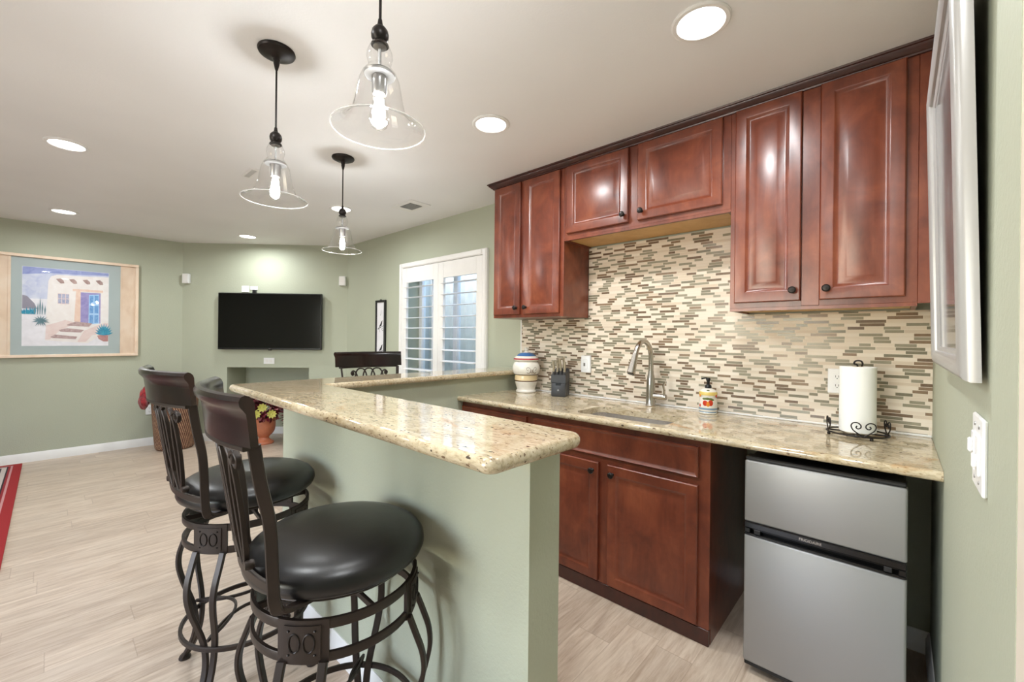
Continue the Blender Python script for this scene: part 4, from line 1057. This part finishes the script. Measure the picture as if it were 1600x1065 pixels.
def spot(da, z, w_, h_, mi, r):
    mb = MB()
    n = 14; a = toc+da; vs = []
    for rr_ in (1, .6, 0.001):
        for i in range(n):
            u = 2*PI*i/n; aa = a+rr_*w_*math.cos(u)/r; vs.append((sx+(r+.0012*(1-rr_*rr_*.9))*math.cos(aa), sy+(r+.0012*(1-rr_*rr_*.9))*math.sin(aa), sz+z+rr_*h_*math.sin(u)))
    mb.add(vs, [[k_*n+i, k_*n+(i+1) % n, (k_+1)*n+(i+1) % n, (k_+1)*n+i] for k_ in range(2) for i in range(n)], 0, True)
    mb.build(['painted_fruit', 'painted_fruit', 'painted_leaf'][mi], ['fruitred', 'fruitor', 'leafg'][mi], t)
for da, z, w_, h_, mi, r in ((-.30, .060, .014, .015, 0, .0461), (.28, .062, .013, .016, 0, .0461), (.0, .056, .011, .014, 1, .0463), (-.42, .083, .012, .006, 2, .0436), (-.1, .084, .014, .007, 2, .0436), (.25, .083, .013, .006, 2, .0436), (.5, .079, .010, .005, 2, .0445), (-1.1, .10, .009, .010, 1, .0448), (1.1, .10, .009, .010, 0, .0448), (-1.0, .045, .006, .010, 0, .0463), (0, .128, .008, .004, 2, .037)):
    spot(da, z, w_, h_, mi, r)
mb = MB(); mb.lathe(lz([(.0001, .138), (.017, .138), (.017, .150), (.014, .156), (.008, .158), (.0075, .172), (.010, .178), (.012, .186), (.009, .194), (.0001, .195)]), 20, (sx, sy, 0))
mb.tube(smooth([(sx, sy, sz+.190), (sx-.014, sy-.008, sz+.192), (sx-.030, sy-.018, sz+.187)], 5), .0042, 8)
mb.build('pump', 'black', t)
# paper towel holder and roll
px, py, pz = -.128, 2.325, .9142
t = thing('paper_towel_holder', (px, py, pz), 'black wrought wire paper towel holder with scrolls on the kitchen counter', 'paper towel holder')
mb = MB(); R_ = .105
mb.tube([(px+R_*math.cos(2*PI*i/40), py+R_*math.sin(2*PI*i/40), pz+.014) for i in range(40)], .0032, 8, closed=True)
mb.tube([(px-R_, py, pz+.014), (px, py, pz+.014), (px+R_, py, pz+.014)], .003, 8); mb.tube([(px, py-R_, pz+.014), (px, py, pz+.014), (px, py+R_, pz+.014)], .003, 8)
mb.build('base_ring', 'bronze', t)
mb = MB()
for i in range(4):
    a = 2*PI*i/4+.5; mb.lathe([(.0001, 0), (.005, .001), (.0065, .006), (.005, .011), (.0001, .013)], 10, (px+R_*math.cos(a), py+R_*math.sin(a), pz))
mb.build('feet', 'bronze', t)
mb = MB(); mb.tube(smooth([(px, py, pz+.012), (px, py, pz+.20), (px, py, pz+.292), (px-.012, py-.004, pz+.306), (px-.006, py-.006, pz+.318), (px+.010, py-.004, pz+.318), (px+.016, py, pz+.306), (px+.012, py+.004, pz+.296)], 6), .0034, 8)
mb.build('center_rod', 'bronze', t)
def heart(a):
    mb = MB(); e = Vector((-math.sin(a), math.cos(a), 0)); o_ = Vector((px+(R_-.006)*math.cos(a), py+(R_-.006)*math.sin(a), pz+.014))
    for s_ in (-1, 1):
        pts = [(0, 0), (.018, .012), (.034, .026), (.040, .042), (.034, .054), (.020, .056), (.009, .047), (.009, .036), (.018, .031), (.024, .037), (.020, .043)]
        mb.tube(smooth([o_+e*s_*u+Vector((0, 0, v)) for u, v in pts], 5), .0024, 7)
    mb.build('scroll', 'bronze', t)
for a in (toc-.05, toc-.05+PI/2, toc-.05-PI/2, toc-.05+PI): heart(a)
M['paper'] = plain('white paper towel', srgb(240, 240, 236), .9, vary=.015)
t = thing('paper_towel_roll', (px, py, pz+.018), 'white paper towel roll standing on the wire holder', 'paper towels')
mb = MB(); mb.lathe([(.0205, pz+.019), (.060, pz+.019), (.0625, pz+.021), (.0625, pz+.292), (.060, pz+.294), (.0205, pz+.294), (.0205, pz+.019)], 48, (px, py, 0))
mb.build('sheets', 'paper', t)
M['card'] = plain('cardboard tube', srgb(176, 148, 112), .9)
MB().lathe([(.0185, pz+.019), (.0203, pz+.019), (.0203, pz+.2945), (.0185, pz+.2945), (.0185, pz+.019)], 24, (px, py, 0)).build('core', 'card', t)
a0 = toc+.55; mb = MB(); vs = []
for i in range(8):
    a = a0+.55*i/7; r = .0635+.001*i/7
    vs += [(px+r*math.cos(a), py+r*math.sin(a), pz+.022), (px+r*math.cos(a), py+r*math.sin(a), pz+.022+.055*(i/7))]
mb.add(vs, [[2*i, 2*i+2, 2*i+3, 2*i+1] for i in range(7)], 0, True); mb.build('loose_flap', 'paper', t)

# ------------------------------------------------------------------ basket, flower pot, rug
def weave(cx_, cy_, name):
    t = NT(name); c = t.new('TexCoord'); sp = t.new('SeparateXYZ'); t.lk(c.outputs['Object'], sp.inputs[0])
    u = t.math('MULTIPLY', t.math('ARCTAN2', t.math('SUBTRACT', sp.outputs[1], cy_), t.math('SUBTRACT', sp.outputs[0], cx_)), 1)
    row = t.math('FLOOR', t.math('DIVIDE', sp.outputs[2], .016)); fr_ = t.math('FRACT', t.math('DIVIDE', sp.outputs[2], .016))
    w_ = t.math('SINE', t.math('ADD', t.math('MULTIPLY', u, 64), t.math('MULTIPLY', row, 1.5708)))
    hump = t.math('MULTIPLY', t.math('SINE', t.math('MULTIPLY', fr_, PI)), t.math('MULTIPLY_ADD', w_, .5, .5))
    f = t.math('ADD', t.math('MULTIPLY', hump, .8), t.math('MULTIPLY', t.noise(c.outputs['Object'], 30, 4), .35))
    t.col(t.ramp(f, [(.12, srgb(64, 36, 28)), (.4, srgb(122, 76, 56)), (.85, srgb(206, 172, 138))])); t.set(Roughness=.8); t.bump(hump, .6, .008); return t.m
M['weave'] = weave(0, 0, 'woven seagrass'); M['weave2'] = weave(0, 0, 'woven wicker')
bx, by = -6.165, .985
t = thing('woven_basket', (bx, by, 0), 'tall woven basket holding red fabric in the left room corner', 'basket')
mb = MB(); n = 40; rings = []
for r, z in ((.001, .003), (.165, .003), (.180, .02), (.190, .12), (.202, .30), (.213, .48), (.218, .585), (.220, .60), (.206, .60), (.197, .50), (.175, .05), (.001, .045)): rings.append([(bx+r*math.cos(2*PI*i/n)*(1.0), by+r*math.sin(2*PI*i/n), z) for i in range(n)])
mb.add([p for r in rings for p in r], [[k_*n+i, k_*n+(i+1) % n, (k_+1)*n+(i+1) % n, (k_+1)*n+i] for k_ in range(len(rings)-1) for i in range(n)], 0, True); mb.build('basket_body', 'weave', t)
mb = MB(); mb.tube([(bx+.217*math.cos(2*PI*i/n), by+.217*math.sin(2*PI*i/n), .60) for i in range(n)], .013, 8, closed=True); mb.build('rim', 'weave', t)
def fabric_mat():
    t = NT('red velvet fabric'); n_ = t.noise(t.coord(), 22, 5, .65, .5)
    t.col(t.ramp(n_, [(.34, srgb(92, 12, 20)), (.55, srgb(160, 24, 34)), (.75, srgb(196, 60, 60))])); t.set(Roughness=.75, Sheen_Weight=.3); t.bump(n_, .8, .02); return t.m
M['redfab'] = fabric_mat()
def blob(c, rx, ry, rz, seed, rough=.18):
    bm = bmesh.new(); bmesh.ops.create_icosphere(bm, subdivisions=4, radius=1); rnd = random.Random(seed)
    ph = [(Vector((rnd.uniform(-1, 1), rnd.uniform(-1, 1), rnd.uniform(-1, 1)))*rnd.uniform(3, 9), rnd.uniform(0, 6), rnd.uniform(.3, 1)) for _ in range(9)]
    vs = []
    for v in bm.verts:
        f = 1+rough*sum(math.sin(v.co.dot(d_)+p_)*w_ for d_, p_, w_ in ph)/4
        vs.append((c[0]+v.co.x*rx*f, c[1]+v.co.y*ry*f, c[2]+v.co.z*rz*f))
    bm.verts.index_update(); fs = [[v.index for v in f.verts] for f in bm.faces]; bm.free(); return vs, fs
mb = MB(); 
for c, rx, ry, rz, sd in (((bx, by, .635), .175, .175, .125, 3),): mb.add(*blob(c, rx, ry, rz, sd), 0, True)
o = mb.build('throw_blanket', 'redfab'); tag(o, 'crumpled red throw stuffed in the woven basket', 'blanket')
mb = MB(); mb.add(*blob((bx-.03, by-.272, .575), .085, .046, .115, 11, .35), 0, True)
o = mb.build('cushion', 'redfab'); tag(o, 'red velvet cushion corner hanging over the left side of the woven basket', 'cushion')
# terracotta pot
M['terra'] = plain('glazed terracotta', srgb(196, 118, 84), .3, vary=.12, vscale=12)
tx, ty_ = -5.68, 1.765
t = thing('planter', (tx, ty_, 0), 'terracotta urn planter with burgundy and yellow flowers below the television', 'planter')
MB().lathe([(.0001, 0), (.105, 0), (.109, .012), (.104, .028), (.080, .040), (.058, .058), (.053, .074), (.064, .092), (.092, .115), (.115, .155), (.124, .205), (.124, .260), (.126, .285), (.133, .300), (.133, .318), (.122, .318), (.115, .29), (.0001, .285)], 40, (tx, ty_, 0)).build('pot', 'terra', t)
rnd = random.Random(8)
def leafcloud(n, c, rx, ry, rz, ln, wd, mats, shape='leaf', bias=0):
    mb = MB()
    for _ in range(n):
        while True:
            p = Vector((rnd.uniform(-1, 1), rnd.uniform(-1, 1), rnd.uniform(-1, 1)))
            if .25 < p.length < 1: break
        d_ = (p.normalized()+Vector((rnd.uniform(-.6, .6), rnd.uniform(-.6, .6), rnd.uniform(-.2, .6)))).normalized()
        o_ = Vector((c[0]+p.x*rx, c[1]+p.y*ry, c[2]+p.z*rz)); sd = d_.cross(Vector((rnd.uniform(-1, 1), rnd.uniform(-1, 1), 1))).normalized(); l = ln*rnd.uniform(.7, 1.3); w_ = wd*rnd.uniform(.7, 1.3); up_ = sd.cross(d_)
        vs = [o_, o_+d_*l*.35+sd*w_+up_*w_*.3, o_+d_*l*.75+sd*w_*.8+up_*w_*.2, o_+d_*l-up_*w_*.3, o_+d_*l*.75-sd*w_*.8+up_*w_*.2, o_+d_*l*.35-sd*w_+up_*w_*.3, o_+d_*l*.5]
        mb.add(vs, [[0, 1, 6, 5], [1, 2, 6], [2, 3, 6], [3, 4, 6], [4, 5, 6]], rnd.randrange(mats), True)
    return mb
M['burg'] = plain('burgundy petals', srgb(112, 20, 36), .6, vary=.3, vscale=30); M['burg2'] = plain('dark burgundy leaves', srgb(66, 20, 26), .6, vary=.3, vscale=30); M['rose'] = plain('dusty rose petals', srgb(186, 112, 116), .6, vary=.2, vscale=30)
M['yelfl'] = plain('yellow green petals', srgb(206, 200, 104), .6, vary=.15, vscale=30)
leafcloud(420, (tx, ty_, .43), .19, .19, .13, .085, .024, 3).build('foliage', ['burg', 'burg2', 'rose'], t)['label'] = 'burgundy leaves and petals'
cd = Vector((0-tx, 0-ty_, 0)).normalized()
mb = MB()
for a, z in ((-.42, .40), (.38, .39), (-.1, .47)):
    c = Vector((tx, ty_, z))+cd*.25+Vector((-cd.y, cd.x, 0))*a*.2
    for ring_, (m_, l_) in enumerate(((9, .055), (7, .036))):
        for q in range(m_):
            u = 2*PI*q/m_+ring_*.3; sd = Vector((-cd.y, cd.x, 0)); e = sd*math.cos(u)+Vector((0, 0, 1))*math.sin(u); f_ = sd*-math.sin(u)+Vector((0, 0, 1))*math.cos(u)
            vs = [c+cd*.02*ring_, c+e*l_*.6+f_*l_*.28+cd*.015, c+e*l_+cd*(.03+.01*ring_), c+e*l_*.6-f_*l_*.28+cd*.015]
            mb.add(vs, [[0, 1, 2, 3]], 0, False)
    mb.lathe([(.0001, -.01), (.010, -.006), (.010, .006), (.0001, .01)], 10, c+cd*.02, 0)
mb.build('flowers', 'yelfl', t)['label'] = 'pale yellow blooms'
t = thing('dried_arrangement', (-5.25, 1.98, 0), 'dark red twiggy arrangement in a wicker pot beside the terracotta planter', 'planter')
MB().lathe([(.0001, .002), (.10, .002), (.115, .02), (.13, .14), (.14, .26), (.142, .275), (.13, .275), (.12, .2), (.0001, .2)], 32, (-5.25, 1.98, 0)).build('wicker_pot', 'weave2', t)
leafcloud(320, (-5.25, 1.98, .42), .12, .12, .15, .085, .012, 2).build('twigs', ['burg', 'burg2'], t)

def rugm():
    t = NT('red oriental rug'); c = t.new('TexCoord'); sp = t.new('SeparateXYZ'); t.lk(c.outputs['Object'], sp.inputs[0])
    x0, x1, yy1, yy0 = -6.43, -3.6, -.175, -2.4
    d_ = t.math('MINIMUM', t.math('MINIMUM', t.math('SUBTRACT', sp.outputs[0], x0), t.math('SUBTRACT', x1, sp.outputs[0])), t.math('MINIMUM', t.math('SUBTRACT', yy1, sp.outputs[1]), t.math('SUBTRACT', sp.outputs[1], yy0)))
    band = t.ramp(t.math('MULTIPLY', d_, 2), [(0, srgb(160, 28, 32)), (.11, srgb(206, 150, 150)), (.14, srgb(150, 30, 40)), (.165, srgb(40, 34, 42)), (.185, srgb(206, 196, 190)), (.25, srgb(48, 44, 56)), (.29, srgb(150, 96, 104))], 'CONSTANT')
    vo = t.new('TexVoronoi'); vo.inputs['Scale'].default_value = 26; t.lk(c.outputs['Object'], vo.inputs['Vector'])
    mot = t.ramp(vo.outputs['Distance'], [(.25, srgb(40, 40, 58)), (.45, srgb(130, 36, 44)), (.6, srgb(188, 160, 150))])
    inner = t.math('GREATER_THAN', d_, .145); n_ = t.noise(c.outputs['Object'], 180, 3)
    cc = t.mix(inner, band, mot); cc = t.mix(t.math('MULTIPLY', n_, .25), cc, srgb(96, 40, 44)); t.col(cc); t.set(Roughness=.95); t.bump(n_, .5, .003); return t.m
M['rug'] = rugm()
o = B((-6.43, -2.4, .0005), (-3.6, -.175, .012), .003).build('area_rug', 'rug'); tag(o, 'red bordered oriental rug at the left edge of the floor', 'rug')

# ------------------------------------------------------------------ tidy
for o in bpy.data.objects:
    if '_o' in o: del o['_o']
